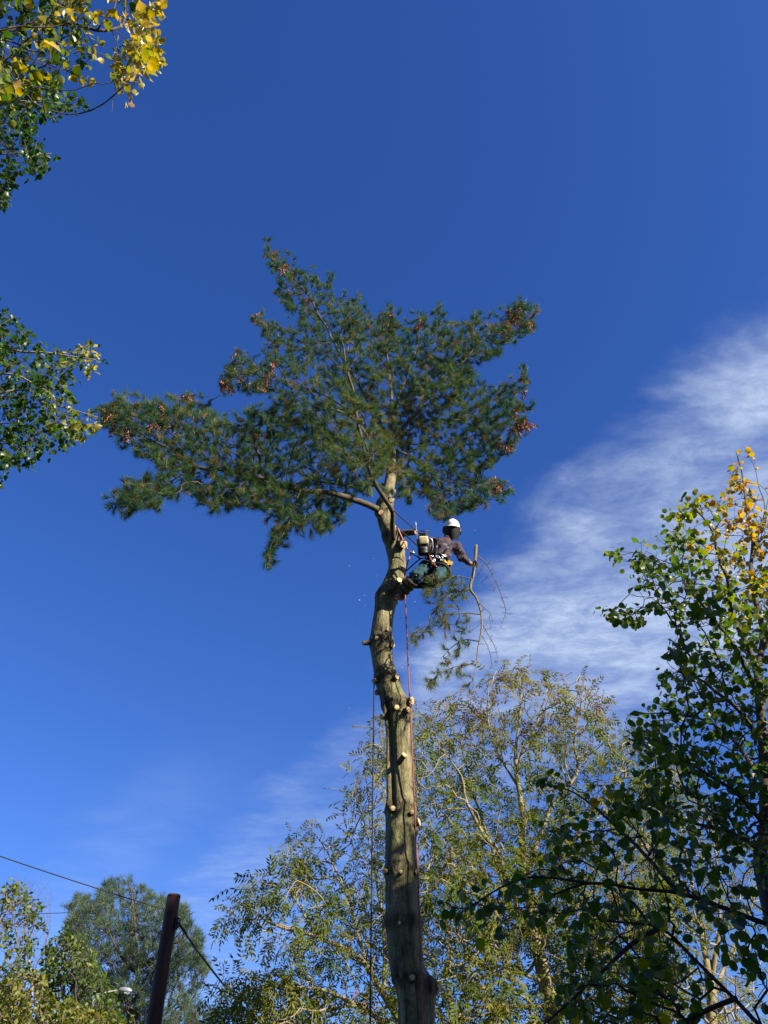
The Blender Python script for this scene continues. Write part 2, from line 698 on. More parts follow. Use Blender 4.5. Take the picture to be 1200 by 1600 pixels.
def attract(poly, n, limbs, spread, ylim=None, clump=0.0):
    """points in the crown: image place from the outline, distance from the limb nearest in the picture"""
    q = sample_poly(poly, n)
    nodes = np.vstack([l[:, :3] for l in limbs])
    nx, ny, _ = proj(nodes)
    Y = np.zeros(n)
    for i in range(n):
        d = (nx - q[i, 0]) ** 2 + (ny - q[i, 1]) ** 2
        k = np.argpartition(d, min(4, len(d) - 1))[:4]
        Y[i] = nodes[rng.choice(k), 1]
    Y += rng.normal(0, spread, n)
    if ylim:
        Y = np.clip(Y, *ylim)
    A = Pn(q[:, 0], q[:, 1], Y)
    if clump:
        nz = np.array([noise.noise(Vector(a) * clump) + .5 * noise.noise(Vector(a) * clump * 2.1) for a in A])
        A = A[rng.random(n) < np.clip(.62 + 1.5 * nz, .12, 1)]
    return A


def limb_obj(root, pts, r0, r1, mat, name='limb', sides=10, power=1.0):
    n = len(pts)
    t = np.linspace(0, 1, n) ** power
    r = r0 + (r1 - r0) * t
    r = r * (1 + 0.10 * np.array([noise.noise(Vector(p) * 3.0) for p in pts[:, :3]]))
    return MB().tube(pts[:, :3], r, sides).build(name, mat, root)


def stuff(o):
    o['kind'] = 'stuff'
    return o


def leaf_set(root, g, mat, size, per, tintf, templ, maxcnt=2, droop=0.5, nmax=300, name_parts=True, petiole=0.3, flat=0.6, cull=None):
    """leaves on the outer twigs; the ones that show largest are objects of their own, the rest one part"""
    ids = g.leafnodes(maxcnt)
    cntp = rng.poisson(per, len(ids))
    tips = np.isin(ids, g.tips)
    cntp[tips] = np.maximum(cntp[tips], 1)
    ids = np.repeat(ids, cntp)
    n = len(ids)
    D = nrm(g.dirn[ids] * .6 + rng.normal(0, .65, (n, 3)) + np.array([0, 0, -droop]))
    pos = g.pos[ids] + rng.normal(0, .35 * g.step, (n, 3)) * .5 + D * (petiole * size)
    if cull is not None:
        k = cull(pos)
        pos, D, n = pos[k], D[k], int(k.sum())
    Nh = nrm(np.array([0, 0, 1.0]) + rng.normal(0, flat, (n, 3)))
    Rm = frames(D, Nh)
    sc = size * rng.uniform(.5, 1.2, n)
    tint = np.clip(tintf(pos) + rng.normal(0, .10, n), 0, 1)
    px, py, dep = proj(pos)
    vis = (px > 0) & (px < 1200) & (py > 0) & (py < 1600)
    app = np.where(vis, sc / dep, 0)
    order = np.argsort(-app)
    big = order[:nmax] if nmax else order[:0]
    big = big[app[big] > 0]
    rest = np.setdiff1d(np.arange(n), big)
    # shared meshes: shape x tint step
    if len(big):
        bins = 10
        cache = {}
        b = base_of(root)
        for i in big:
            ti = int(min(bins - 1, tint[i] * bins))
            vi = int(rng.integers(len(templ)))
            if (vi, ti) not in cache:
                me = mesh_np('leaf', templ[vi][0], templ[vi][1], np.full(len(templ[vi][0]), (ti + .5) / bins))
                me.materials.append(mat)
                cache[(vi, ti)] = me
            o = bpy.data.objects.new('leaf', cache[(vi, ti)])
            col.objects.link(o)
            o.parent = root
            Mx = Matrix(Rm[i].tolist()).to_4x4()
            o.matrix_local = Matrix.Translation(Vector((pos[i] - b).tolist())) @ Mx @ Matrix.Scale(float(sc[i]), 4)
    mb, tt = MB(), []
    which = rng.integers(len(templ), size=len(rest))
    for vi, T in enumerate(templ):
        s = rest[which == vi]
        if len(s):
            V, F, tn = scatter(T, pos[s], Rm[s], sc[s], tint[s])
            mb.add(V, F)
            tt.append(tn)
    if tt:
        stuff(mb.build('leaves', mat, root, True, np.concatenate(tt)))
    return n


# ================================================================== ground
gm = MB().add([[-600, -600, 0], [600, -600, 0], [600, 900, 0], [-600, 900, 0]], [[0, 1, 2, 3]]).build('ground', M['ground'])
gm['kind'] = 'structure'

# ================================================================== the pine that is being taken down
TY = 9.6
TRUNK = [  # px left edge, px right edge, py
    (606, 617, 640), (605, 618, 690), (604, 619, 720), (602, 619, 745), (596, 615, 772), (588, 614, 792), (591, 617, 819), (599, 630, 841), (604, 633, 864),
    (607, 634, 886), (599, 632, 909), (588, 623, 931), (585, 617, 954), (581, 614, 976), (578, 613, 999), (581, 614, 1032),
    (585, 621, 1055), (590, 628, 1077), (597, 640, 1099), (600, 642, 1120), (604, 642, 1152), (604, 646, 1209), (603, 649, 1265), (602, 650, 1340),
    (603, 658, 1442), (606, 661, 1495), (614, 668, 1530), (621, 678, 1565), (622, 681, 1610)]


def build_pine():
    p0 = P(650, 1600, TY)
    root = empty('pine_tree', (p0[0], TY, 0), 'tall pine stripped of its lower limbs, bare bent trunk under a ragged crown', 'pine tree')
    rows = []
    for l, r, y in TRUNK:
        a, b = P(l, y, TY), P(r, y, TY)
        rows.append([*((a + b) / 2), (b[0] - a[0]) / 2])
    rows = rows[::-1]
    z0 = rows[0][2]
    low = [[p0[0] + .02, TY, -0.15, .37], [p0[0] + .02, TY, 0.1, .30], [p0[0] + .01, TY, 0.6, .245], [p0[0], TY, 1.5, .225]]
    sp = spline(np.array(low + rows), 0.02)
    # whorl heights: swollen, rough rings
    wh = [P(600, y, TY)[2] for y in (785, 841, 931, 1004, 1064, 1103, 1265, 1362, 1442, 1530)]
    sides = 56
    th = np.linspace(0, 2 * np.pi, sides, endpoint=False)
    V, tint = [], []
    burr = P(684, 1541, TY)
    ridge_lo, ridge_hi = P(0, 1290, TY)[2], P(0, 1100, TY)[2]
    for x, y, z, r in sp:
        w = sum(math.exp(-((z - h) / .075) ** 2) for h in wh)
        for t in th:
            c, s = math.cos(t), math.sin(t)
            q = Vector((c * .9, s * .9, z * 1.6))
            rr = r * (1 + .06 * noise.noise(q * 1.3) + .03 * noise.noise(q * 4.5))
            rr += w * (.012 + .022 * abs(noise.noise(Vector((c * 3, s * 3, z * 9)))))
            rr += w * .012 * noise.noise(Vector((c * 9, s * 9, z * 26)))
            if ridge_lo < z < ridge_hi:   # long fold down the trunk's left face
                e = min(1, (z - ridge_lo) / .25, (ridge_hi - z) / .12)
                tt_ = (t - R_(235) + .12 * math.sin(z * 2.2) + math.pi) % (2 * math.pi) - math.pi
                rr += e * (.030 * math.exp(-((tt_ + .30) / .2) ** 2) - .045 * math.exp(-(tt_ / .14) ** 2))
            db = math.exp(-((z - burr[2]) / .085) ** 2) * max(0, math.cos(t - R_(-15))) ** 3
            rr += .085 * db * (1 + .5 * noise.noise(Vector((c * 5, s * 5, z * 14))))
            V.append((x + rr * c, y + rr * s, z))
            tint.append(min(1, w * .95 + db))
    n = len(sp)
    k = np.arange(sides)
    k2 = (k + 1) % sides
    rows_ = np.arange(n - 1)[:, None] * sides
    F = np.stack([rows_ + k, rows_ + k2, rows_ + sides + k2, rows_ + sides + k], -1).reshape(-1, 4)
    trunk = MB().add(np.array(V), F).build('trunk', M['pine_bark'], root, True, np.array(tint))

    # sawn stubs: (root px, root py, tip px, tip py, dY towards the viewer, width px)
    stubs = [(612, 768, 616, 767, .05, 6), (606, 781, 612, 780, .06, 9), (593, 802, 596, 801, .04, 9), (616, 835, 650, 831, .10, 10),
             (622, 852, 631, 850, .10, 13), (609, 928, 624, 906, .24, 9), (586, 998, 589, 997, .05, 7), (582, 1003, 567, 1005, .0, 8),
             (610, 1062, 621, 1057, .06, 9), (590, 1063, 584, 1064, .02, 8), (608, 1008, 614, 1008, .02, 8), (614, 1107, 620, 1105, .06, 8),
             (630, 1112, 639, 1109, .07, 9), (634, 1098, 644, 1095, .03, 13), (604, 1119, 596, 1120, .02, 9), (622, 1194, 632, 1179, .14, 8),
             (612, 1267, 614, 1263, .07, 8), (642, 1273, 643, 1269, .06, 7), (644, 1287, 655, 1284, -.02, 12), (608, 1362, 600, 1361, .02, 8),
             (627, 1365, 627, 1362, .06, 6), (645, 1363, 652, 1362, .02, 8), (623, 1445, 624, 1442, .05, 5), (643, 1532, 644, 1527, .07, 9),
             (672, 1540, 687, 1543, .04, 13), (603, 985, 606, 984, .05, 5), (590, 1082, 588, 1084, .03, 6)]
    for a, b, c, d, dy, w in stubs:
        # start inside the trunk, on its front or flank
        row = min(TRUNK, key=lambda r: abs(r[2] - b))
        half = (row[1] - row[0]) / 2
        off = max(-1, min(1, (a - (row[0] + row[1]) / 2) / half))
        rad = half / FPX * 11
        ys = TY - rad * math.sqrt(max(0, 1 - off * off)) * .9
        s, e = P(a, b, ys + .05), P(c, d, ys - dy)
        r = w / 2 / FPX * proj(e)[2]
        dirv = nrm(e - s)
        pts = np.array([s - dirv * .03, s, s + (e - s) * .3, s + (e - s) * .75, e])
        rad_ = np.array([r * 1.7, r * 1.55, r * 1.15, r, r * .97])
        Vt, Ft = tube(pts, rad_, 14, False)
        Vt = Vt + np.array([[noise.noise(Vector(v) * 30) * .006 for _ in range(3)] for v in Vt])
        mb = MB().add(Vt, Ft, 0)
        ring = Vt[-14:]
        cen = ring.mean(0)
        cv = np.vstack([ring + dirv * .0015, cen + (ring - cen) * .5 + dirv * .004, [cen + dirv * .004]])
        kk = np.arange(14)
        k3 = (kk + 1) % 14
        mb.add(cv, np.vstack([np.stack([kk, k3, 14 + k3], -1), np.stack([kk, 14 + k3, 14 + kk], -1), np.stack([14 + kk, 14 + k3, np.full(14, 28)], -1)]), 1)
        mb.build('branch_stub', [M['limb_bark'], M['cut_wood']], root)
    # torn bark scar low on the trunk
    # limbs (px, py, Y)
    T = TY
    limbs = [
        ([(590, 796, T - .1), (565, 785, T - .25), (520, 771, T - .5), (469, 765, T - .7), (430, 755, T - .8), (385, 742, T - .9), (350, 734, T - .95), (311, 728, T - 1), (287, 714, T - 1), (255, 697, T - 1), (224, 679, T - 1), (203, 658, T - 1), (171, 644, T - 1)], .062, .008),
        ([(311, 729, T - 1), (273, 749, T - 1.1), (238, 770, T - 1.2), (192, 791, T - 1.2)], .018, .005),
        ([(469, 766, T - .7), (462, 791, T - .95), (444, 830, T - 1.1), (427, 865, T - 1.1), (416, 882, T - 1.1)], .018, .004),
        ([(614, 843, T - .15), (613, 820, T - .35), (613, 800, T - .5), (600, 776, T - .7), (584, 750, T - .9), (572, 715, T - 1.15), (559, 665, T - 1.4), (553, 617, T - 1.6), (543, 576, T - 1.75), (534, 532, T - 1.85), (529, 511, T - 1.9)], .05, .010),
        ([(612, 700, T), (625, 676, T - .15), (641, 655, T - .3), (673, 617, T - .5), (698, 589, T - .6), (727, 560, T - .6), (752, 532, T - .6), (784, 512, T - .6), (806, 487, T - .6)], .05, .006),
        ([(770, 522, T - .6), (800, 514, T - .5), (825, 506, T - .5)], .010, .005),
        ([(608, 690, T), (590, 655, T + .3), (560, 600, T + .6), (525, 540, T + .8), (490, 476, T + 1), (465, 441, T + 1), (441, 417, T + 1), (413, 375, T + 1)], .045, .006),
        ([(606, 712, T), (560, 655, T + .2), (520, 625, T + .3), (476, 606, T + .4), (445, 595, T + .4), (399, 578, T + .4), (355, 595, T + .4)], .035, .006),
        ([(560, 600, T + .6), (515, 560, T + .8), (480, 540, T + .9), (437, 515, T + .9), (399, 494, T + .9)], .020, .005),
        ([(612, 702, T), (640, 672, T + .1), (670, 658, T + .2), (724, 655, T + .3), (775, 650, T + .3), (822, 648, T + .3)], .032, .005),
        ([(724, 655, T + .3), (765, 626, T + .4), (793, 612, T + .4), (818, 585, T + .4)], .014, .005),
        ([(614, 694, T + .05), (660, 694, T + .3), (702, 695, T + .5), (760, 692, T + .6), (810, 687, T + .6)], .022, .005),
        ([(616, 703, T), (640, 712, T + .15), (660, 725, T + .3), (683, 750, T + .5), (692, 782, T + .6), (698, 802, T + .65)], .032, .006),
        ([(683, 747, T + .5), (715, 755, T + .55), (749, 760, T + .6), (781, 752, T + .6), (800, 768, T + .6)], .014, .004),
        ([(606, 757, T), (584, 758, T + .1), (543, 758, T + .4), (489, 747, T + .7), (430, 725, T + .9), (380, 700, T + 1)], .035, .006),
        ([(611, 660, T), (612, 620, T + .1), (607, 570, T + .2), (604, 530, T + .3), (610, 490, T + .4)], .045, .006),
        ([(611, 650, T), (630, 600, T + .4), (650, 550, T + .7), (658, 500, T + .9)], .030, .005),
        ([(690, 597, T - .5), (690, 540, T), (686, 485, T + .2)], .018, .005),
        ([(727, 560, T - .6), (738, 520, T - .4), (741, 488, T - .3)], .012, .004),
        ([(608, 725, T), (580, 690, T - .5), (545, 650, T - .8), (500, 640, T - 1), (440, 650, T - 1.1), (395, 660, T - 1.1)], .030, .005),
        ([(612, 735, T), (640, 740, T + .3), (665, 765, T + .5), (680, 790, T + .6)], .022, .004),
    ]
    lt = []
    g = Grow(0.085)
    for i, (pts, r0, r1) in enumerate(limbs):
        s = trace(pts, .07)
        n = len(s)
        s = s + np.array([[noise.noise(Vector(p) * 2.2 + Vector((k * 9, i, 0))) for k in range(3)] for p in s]) * .03 * np.sin(np.linspace(0, np.pi, n))[:, None]
        lt.append(s)
        limb_obj(root, s, r0 * .8, r1 * .8, M['limb_bark'])
        k = int(n * (.30 if i in (0, 3) else .22))
        g.limb(s[:k + 1], ok=False)
        g.limb(s[k:], ok=True)
    crown = [(413, 375), (432, 395), (470, 425), (492, 432), (520, 436), (530, 470), (550, 470), (585, 500), (600, 488), (612, 478), (622, 510), (650, 500), (660, 490),
             (672, 510), (686, 475), (705, 505), (735, 505), (742, 485), (752, 510), (785, 500), (812, 465), (836, 480), (836, 512), (805, 530), (775, 555), (740, 570), (735, 590), (770, 605), (805, 600),
             (818, 575), (825, 600), (800, 620), (828, 640), (820, 660), (785, 668), (770, 680), (810, 686), (785, 705), (765, 730), (745, 742), (782, 750), (800, 768), (760, 782), (745, 790),
             (720, 800), (698, 812), (672, 806), (668, 780), (650, 770), (640, 790), (622, 775), (618, 740), (606, 715), (596, 735), (580, 765), (545, 778), (530, 815), (500, 830), (470, 822), (440, 845), (416, 884), (414, 870), (428, 830), (430, 800), (395, 790), (370, 790), (330, 800), (315, 780),
             (295, 770), (270, 775), (240, 790), (200, 800), (170, 792), (180, 770), (230, 748), (270, 745), (225, 715), (190, 690), (160, 660), (155, 635), (190, 620), (215, 635), (245, 625), (262, 640),
             (290, 615), (320, 635), (350, 655), (385, 668), (384, 640), (425, 640), (430, 612), (380, 610), (348, 602), (360, 578), (370, 550), (400, 570), (425, 545), (395, 493), (430, 505), (455, 530), (470, 500), (430, 460), (435, 440), (415, 410)]
    A = attract(crown, 4600, [l[int(len(l) * .25):] for l in lt], .30, (T - 2.3, T + 1.7))
    # shoots that break the outline
    cp = np.array(crown, float)
    cen = np.array([590.0, 650.0])
    edge = []
    for i in range(len(cp)):
        a_, b_ = cp[i], cp[(i + 1) % len(cp)]
        nn = nrm(np.array([b_[1] - a_[1], -(b_[0] - a_[0])]))
        for q in range(max(1, int(np.linalg.norm(b_ - a_) / 13))):
            if rng.random() < .7:
                e_ = a_ + (b_ - a_) * rng.random() + nn * rng.uniform(-3, 13) + np.array([0, -rng.uniform(0, 6)])
                if not (575 < e_[0] < 735 and e_[1] > 735):
                    edge.append(e_)
        if not (575 < a_[0] < 735 and a_[1] > 735):
            edge.append(a_ + rng.normal(0, 2, 2))
    edge = np.array(edge)
    nodes_ = np.vstack(lt)
    ex, ey, _ = proj(nodes_)
    eY = np.array([nodes_[np.argmin((ex - e_[0]) ** 2 + (ey - e_[1]) ** 2), 1] for e_ in edge]) + rng.normal(0, .15, len(edge))
    A = np.vstack([A, Pn(edge[:, 0], edge[:, 1], eY)])
    g.grow(A, bf=.30, bend=.45, wob=.12, maxd=1.5)
    g.finish(.0022, 2.1)
    stuff(g.twigs(MB(), 4, .022).build('twigs', M['pine_twig'], root))
    # needles
    ids = g.leafnodes(5)
    rep = np.where(np.isin(ids, g.tips), 3, rng.choice([0, 1, 1, 2], len(ids)))
    ids = np.repeat(ids, rep)
    n = len(ids)
    D = nrm(g.dirn[ids] + rng.normal(0, .30, (n, 3)) + np.array([0, 0, .25]))
    pos = g.pos[ids] + rng.normal(0, .018, (n, 3))
    px, py, _ = proj(pos)
    d2 = np.hypot(px - 605, py - 690)
    noisev = np.array([noise.noise(Vector(p) * 1.6) for p in pos])
    tint = .46 + .30 * noisev + .22 * np.exp(-(d2 / 110) ** 2) + rng.normal(0, .12, n)
    tint = np.where(rng.random(n) < .07, rng.uniform(.85, 1, n), np.clip(tint, 0, .86))
    Rm = frames(D, rng.normal(size=(n, 3)))
    tmpl = [tuft_template(30, .125, .0046, s, (.15, .85), .45) for s in range(4)]
    mb, tt = MB(), []
    wh_ = rng.integers(4, size=n)
    for vi, Tm in enumerate(tmpl):
        s = wh_ == vi
        V, F, tn = scatter(Tm, pos[s], Rm[s], rng.uniform(.75, 1.15, s.sum()), tint[s])
        mb.add(V, F)
        tt.append(tn)
    stuff(mb.build('needles', M['needles'], root, True, np.concatenate(tt)))
    # long cones in clusters near the branch tips
    cm = cone_mesh()
    clus = [(440, 412), (450, 425), (432, 398), (470, 480), (399, 497), (368, 553), (352, 598), (372, 590), (385, 585), (400, 600), (180, 640), (205, 660), (255, 640), (265, 650), (170, 655), (195, 680), (290, 625),
            (610, 490), (603, 505), (660, 510), (795, 495), (806, 490), (826, 508), (790, 510), (800, 478), (818, 598), (822, 650), (812, 652), (796, 692), (780, 755), (752, 778), (420, 575), (340, 610), (600, 520), (240, 655)]
    tp = np.array(g.tips)
    tx, ty, _ = proj(g.pos[tp])
    b = base_of(root)
    for cx, cy in clus:
        near = np.argsort((tx - cx) ** 2 + (ty - cy) ** 2)[:3]
        for q in range(rng.integers(4, 8)):
            ti = tp[rng.choice(near)]
            o = bpy.data.objects.new('pine_cone', cm)
            col.objects.link(o)
            o.parent = root
            p = g.pos[ti] - g.dirn[ti] * rng.uniform(.05, .12) + rng.normal(0, .03, 3)
            d = Vector((rng.normal(0, .45), rng.normal(0, .45), -1)).normalized()
            o.matrix_local = Matrix.Translation(Vector((p - b).tolist())) @ d.to_track_quat('X', 'Z').to_matrix().to_4x4() @ Matrix.Scale(float(rng.uniform(1.1, 1.6)), 4)
    return root


def cone_mesh():
    """a long open pine cone hanging along +X: core with spiralling scales"""
    V, F = tube([[0, 0, 0], [.05, 0, 0], [.13, 0, 0]], [.006, .010, .004], 5)
    V, F = list(map(list, V)), [list(f) for f in F]
    for i in range(26):
        t = i / 26
        a = i * 2.4
        r = .010
        x = .008 + .118 * t
        l = .026 * (1 - .5 * abs(2 * t - .8))
        c, s = math.cos(a), math.sin(a)
        k = len(V)
        tx, ty = -s, c
        V += [[x, c * r + tx * .004, s * r + ty * .004], [x, c * r - tx * .004, s * r - ty * .004],
              [x + .016, c * (r + l) - tx * .009, s * (r + l) - ty * .009], [x + .016, c * (r + l) + tx * .009, s * (r + l) + ty * .009]]
        F += [[k, k + 1, k + 2], [k, k + 2, k + 3]]
    me = mesh_np('pine_cone', np.array(V), np.array(F), None, False)
    me.materials.append(M['cone'])
    return me


pine = build_pine()


# ================================================================== broadleaf trees
LIME_T = [leaf_template(.86, (.1, .3, .5, .2, -.15)[i], (.2, .4, .1, .5, .3)[i], .05, i, .08) for i in range(5)]
ROUND_T = [leaf_template((1.0, .92, 1.05, .85, .95)[i], (.1, .35, .5, .2, -.2)[i], (.15, .4, .1, .5, .3)[i], .05, i + 10, -.04, .33) for i in range(5)]
SMALL_T = [leaf_template((.72, .66, .8, .7)[i], (.1, .35, .5, -.2)[i], (.2, .45, .1, .3)[i], .05, i + 20) for i in range(4)]


def fbm3(pos, s, seed=0.0):
    return np.array([noise.noise(Vector(p) * s + Vector((seed, 0, 0))) for p in pos])


def broadleaf(name, label, cat, base, trunk, limbs, polys, n_attr, spread, leafmat, bark, leaf_size, per, tintf, templ,
              step=.12, bf=.3, nmax=300, r0=.0022, maxcnt=3, twig=None, maxd=3.0, droop=.5, group=None, ylim=None, start=.2, wob=.15, cull=None, flat=.6, clump=0.0):
    root = empty(name, (base[0], base[1], 0), label, cat, group)
    g = Grow(step)
    tp, tr0, tr1 = trunk
    ts = spline(np.array(tp, float), step)
    MB().tube(ts, tr0 + (tr1 - tr0) * np.linspace(0, 1, len(ts)) ** .8, 16).build('trunk', bark, root)
    g.limb(ts, ok=False)
    lt = []
    for i, (pts, a, b) in enumerate(limbs):
        p3 = np.array([P(*p) if p[0] is not None else np.array(p[1]) for p in pts])
        s = spline(p3, step * .7)
        s = s + np.array([[noise.noise(Vector(p) * 2.5 + Vector((k * 9, i, 0))) for k in range(3)] for p in s]) * .04 * np.sin(np.linspace(0, np.pi, len(s)))[:, None]
        lt.append(s)
        limb_obj(root, s, a, b, bark)
        k = int(len(s) * start)
        g.limb(s[:k + 1], ok=False)
        g.limb(s[k:], ok=True)
    A = np.vstack([attract(pl, n, [l[int(len(l) * start):] for l in lt], spread, ylim, clump) for pl, n in zip(polys, n_attr)])
    g.grow(A, bf=bf, bend=.4, wob=wob, maxd=maxd)
    g.finish(r0, 2.2)
    stuff(g.twigs(MB(), 4, .03).build('twigs', twig or bark, root))
    leaf_set(root, g, leafmat, leaf_size, per, tintf, templ, maxcnt, droop, nmax, cull=cull, flat=flat)
    return root, g


def N3(x, y, z):
    return (None, (x, y, z))


# overhead lime with yellow leaves
def lime_tint(p):
    return .50 + .34 * fbm3(p, 1.1, 4) + np.clip((p[:, 0] + 2.75) * .30, -.16, .26)


broadleaf('lime_tree', 'yellowing lime tree with large heart-shaped leaves on overhanging dark twigs', 'tree', (-6.2, 1.6), ([(-6.2, 1.6, -.1), (-6.1, 1.6, 3), (-5.9, 1.7, 7), (-5.6, 1.8, 10), (-5.4, 1.9, 12.5)], .26, .05),
          [([N3(-5.85, 1.72, 7.4), (-330, 120, 2.3), (-180, 90, 2.6), (-40, 60, 2.8), (60, 35, 2.9), (117, 40, 3.0), (152, 48, 3.0), (175, 45, 3.05), (194, 29, 3.05), (196, -30, 3.0)], .05, .006),
           ([(152, 48, 3.0), (161, 35, 2.95), (177, 14, 2.9), (190, -40, 2.85)], .008, .004),
           ([(175, 45, 3.05), (184, 75, 3.1), (180, 100, 3.12), (183, 135, 3.15), (177, 155, 3.15), (174, 178, 3.15)], .004, .002),
           ([N3(-5.7, 1.77, 9.2), (-300, -60, 2.3), (-120, -90, 2.4), (40, -120, 2.4), (180, -100, 2.5), (260, -60, 2.6)], .05, .006),
           ([(-180, 90, 2.6), (-90, 130, 2.7), (0, 140, 2.9), (60, 120, 3.0)], .016, .005),
           ([(196, -20, 3.0), (218, 10, 3.0), (225, 40, 3.0), (235, 80, 3.0)], .005, .002)],
          [[(-220, -200), (300, -200), (262, -20), (130, -10), (112, 30), (105, 80), (100, 125), (60, 165), (0, 190), (-220, 210)],
           [(110, 0), (150, 0), (140, 60), (150, 100), (140, 125), (105, 110)], [(190, 8), (250, 0), (255, 25), (243, 95), (225, 110), (200, 85), (205, 40)],
           [(150, 60), (195, 60), (240, 85), (205, 160), (175, 140), (165, 100)]],
          [1200, 34, 40, 26], .30, M['lime'], M['dark_bark'], .078, 2.6, lime_tint, LIME_T, .10, .3, 300, .0018, 3, maxd=2.0, droop=.8)


# green small-leaved tree along the left edge
def beech_tint(p):
    px, py, _ = proj(p)
    edge = np.clip((px - 60) / 90, 0, 1) * np.clip((py - 400) / 60, 0, 1)
    return .22 + .22 * fbm3(p, 1.1, 8) + .42 * edge * (rng.random(len(p)) < .75)


broadleaf('beech_tree', 'green small-leaved tree reaching in with two layered sprays of foliage', 'tree', (-6.9, 5.2), ([(-6.9, 5.2, -.1), (-6.8, 5.2, 4), (-6.6, 5.1, 8), (-6.4, 5.0, 12), (-6.2, 4.9, 14)], .24, .05),
          [([N3(-6.72, 5.15, 5.6), (-250, 620, 5.3), (-120, 570, 5.4), (0, 545, 5.5), (35, 550, 5.5), (70, 551, 5.5), (105, 556, 5.5), (150, 562, 5.5)], .045, .005),
           ([(-120, 570, 5.4), (0, 583, 5.3), (65, 603, 5.3), (88, 625, 5.3), (104, 638, 5.3)], .014, .004),
           ([N3(-6.76, 5.18, 4.8), (-240, 690, 5.5), (-100, 640, 5.6), (30, 610, 5.7), (65, 627, 5.7), (105, 638, 5.7), (152, 652, 5.7)], .04, .005),
           ([(-100, 640, 5.6), (-20, 680, 5.5), (30, 695, 5.5), (55, 705, 5.5)], .014, .004),
           ([N3(-6.55, 5.08, 8.6), (-260, 240, 4.2), (-120, 170, 4.2), (0, 160, 4.2), (70, 160, 4.2), (130, 165, 4.2)], .05, .005),
           ([(-260, 240, 4.2), (-140, 260, 4.3), (-40, 240, 4.3), (20, 240, 4.3), (80, 240, 4.3)], .02, .004)],
          [[(-200, 440), (0, 462), (18, 492), (50, 522), (75, 545), (105, 540), (158, 543), (160, 568), (150, 590), (128, 570), (108, 575), (100, 590), (108, 630), (150, 645), (152, 668), (140, 680), (118, 690), (95, 695), (88, 705), (62, 690), (54, 722), (25, 722), (18, 700), (8, 745), (-10, 760), (-200, 790)],
           [(-200, 80), (0, 120), (70, 120), (135, 160), (130, 172), (95, 180), (60, 192), (48, 215), (88, 238), (80, 252), (62, 275), (35, 255), (18, 290), (5, 325), (-200, 420)]],
          [1700, 1300], .22, M['lime'], M['pale_twig'], .066, 3.0, beech_tint, SMALL_T, .10, .3, 300, .0014, 3, maxd=2.0, twig=M['twig'])


# hazel/alder at the right, its top yellow in the sun
def alder_tint(p):
    z = p[:, 2]
    return .34 + .50 * np.clip((z - 5.3) / 1.6, 0, 1) * np.clip((p[:, 0] - 2.3) / .9, .25, 1) + .2 * fbm3(p, 1.0, 2) + .28 * (rng.random(len(p)) < .06)


AY = 6.5
b0 = P(1197, 1400, AY)
tr = [(b0[0] + .04, AY, -.1), (b0[0] + .02, AY, 1.5)] + [tuple(P(x, y, AY)) for x, y in ((1197, 1400), (1196, 1300), (1195, 1209), (1192, 1153), (1188, 1107), (1184, 1050))]
broadleaf('alder_tree', 'round-leaved tree, green below and turning yellow at its twiggy top', 'tree', (b0[0], AY), (tr, .085, .035),
          [([(1184, 1052, AY), (1161, 990, AY), (1143, 956, AY - .1), (1135, 911, AY - .2), (1122, 858, AY - .2), (1105, 815, AY - .2), (1075, 785, AY - .2)], .03, .006),
           ([(1184, 1055, AY), (1190, 987, AY + .1), (1180, 930, AY + .1), (1175, 864, AY + .1), (1167, 785, AY + .1), (1161, 745, AY + .1), (1150, 705, AY + .1)], .032, .004),
           ([(1187, 1090, AY), (1151, 1019, AY - .3), (1104, 948, AY - .5), (1077, 916, AY - .6), (1058, 880, AY - .6), (1046, 851, AY - .6)], .024, .005),
           ([(1077, 916, AY - .6), (1040, 935, AY - .7), (1000, 955, AY - .7), (955, 958, AY - .7)], .010, .003),
           ([(1058, 890, AY - .6), (1025, 880, AY - .6), (1000, 865, AY - .6), (965, 868, AY - .6)], .008, .002),
           ([(1192, 1160, AY), (1153, 1107, AY - .3), (1110, 1070, AY - .6), (1060, 1050, AY - .8)], .022, .005),
           ([(1194, 1225, AY), (1165, 1181, AY + .2), (1135, 1146, AY + .3), (1102, 1123, AY + .4), (1050, 1115, AY + .4), (1010, 1115, AY + .4)], .022, .005),
           ([(1196, 1290, AY), (1150, 1240, AY - .3), (1100, 1205, AY - .5), (1050, 1180, AY - .6), (1020, 1165, AY - .6)], .02, .005),
           ([(1197, 1335, AY), (1144, 1305, AY - .4), (1083, 1286, AY - .6), (1040, 1270, AY - .7)], .022, .006),
           ([(1195, 1220, AY), (1225, 1150, AY), (1250, 1050, AY), (1255, 940, AY)], .03, .006),
           ([(1188, 1110, AY), (1230, 1000, AY + .2), (1250, 900, AY + .3), (1240, 790, AY + .3)], .03, .006),
           ([(1175, 864, AY + .1), (1195, 800, AY + .2), (1185, 750, AY + .2), (1168, 708, AY + .2)], .008, .002)],
          [[(935, 950), (1000, 945), (1020, 925), (985, 900), (985, 850), (1020, 850), (1045, 800), (1060, 775), (1100, 770), (1125, 775), (1150, 745), (1180, 770), (1210, 760), (1250, 800), (1270, 1000), (1280, 1300), (1240, 1330),
            (1195, 1345), (1150, 1330), (1100, 1320), (1060, 1300), (1030, 1275), (1020, 1220), (1000, 1195), (985, 1140), (1000, 1105), (1040, 1095), (1030, 1060), (1040, 1010), (1060, 985), (1040, 960), (1000, 968), (965, 985)],
           [(1140, 690), (1175, 690), (1185, 760), (1140, 760)], [(945, 850), (985, 850), (990, 890), (960, 880)]],
          [1800, 10, 8], .36, M['hazel'], M['dark_bark'], .062, 2.0, alder_tint, ROUND_T, .11, .3, 300, .0018, 3, maxd=2.2, start=.3, droop=.6)


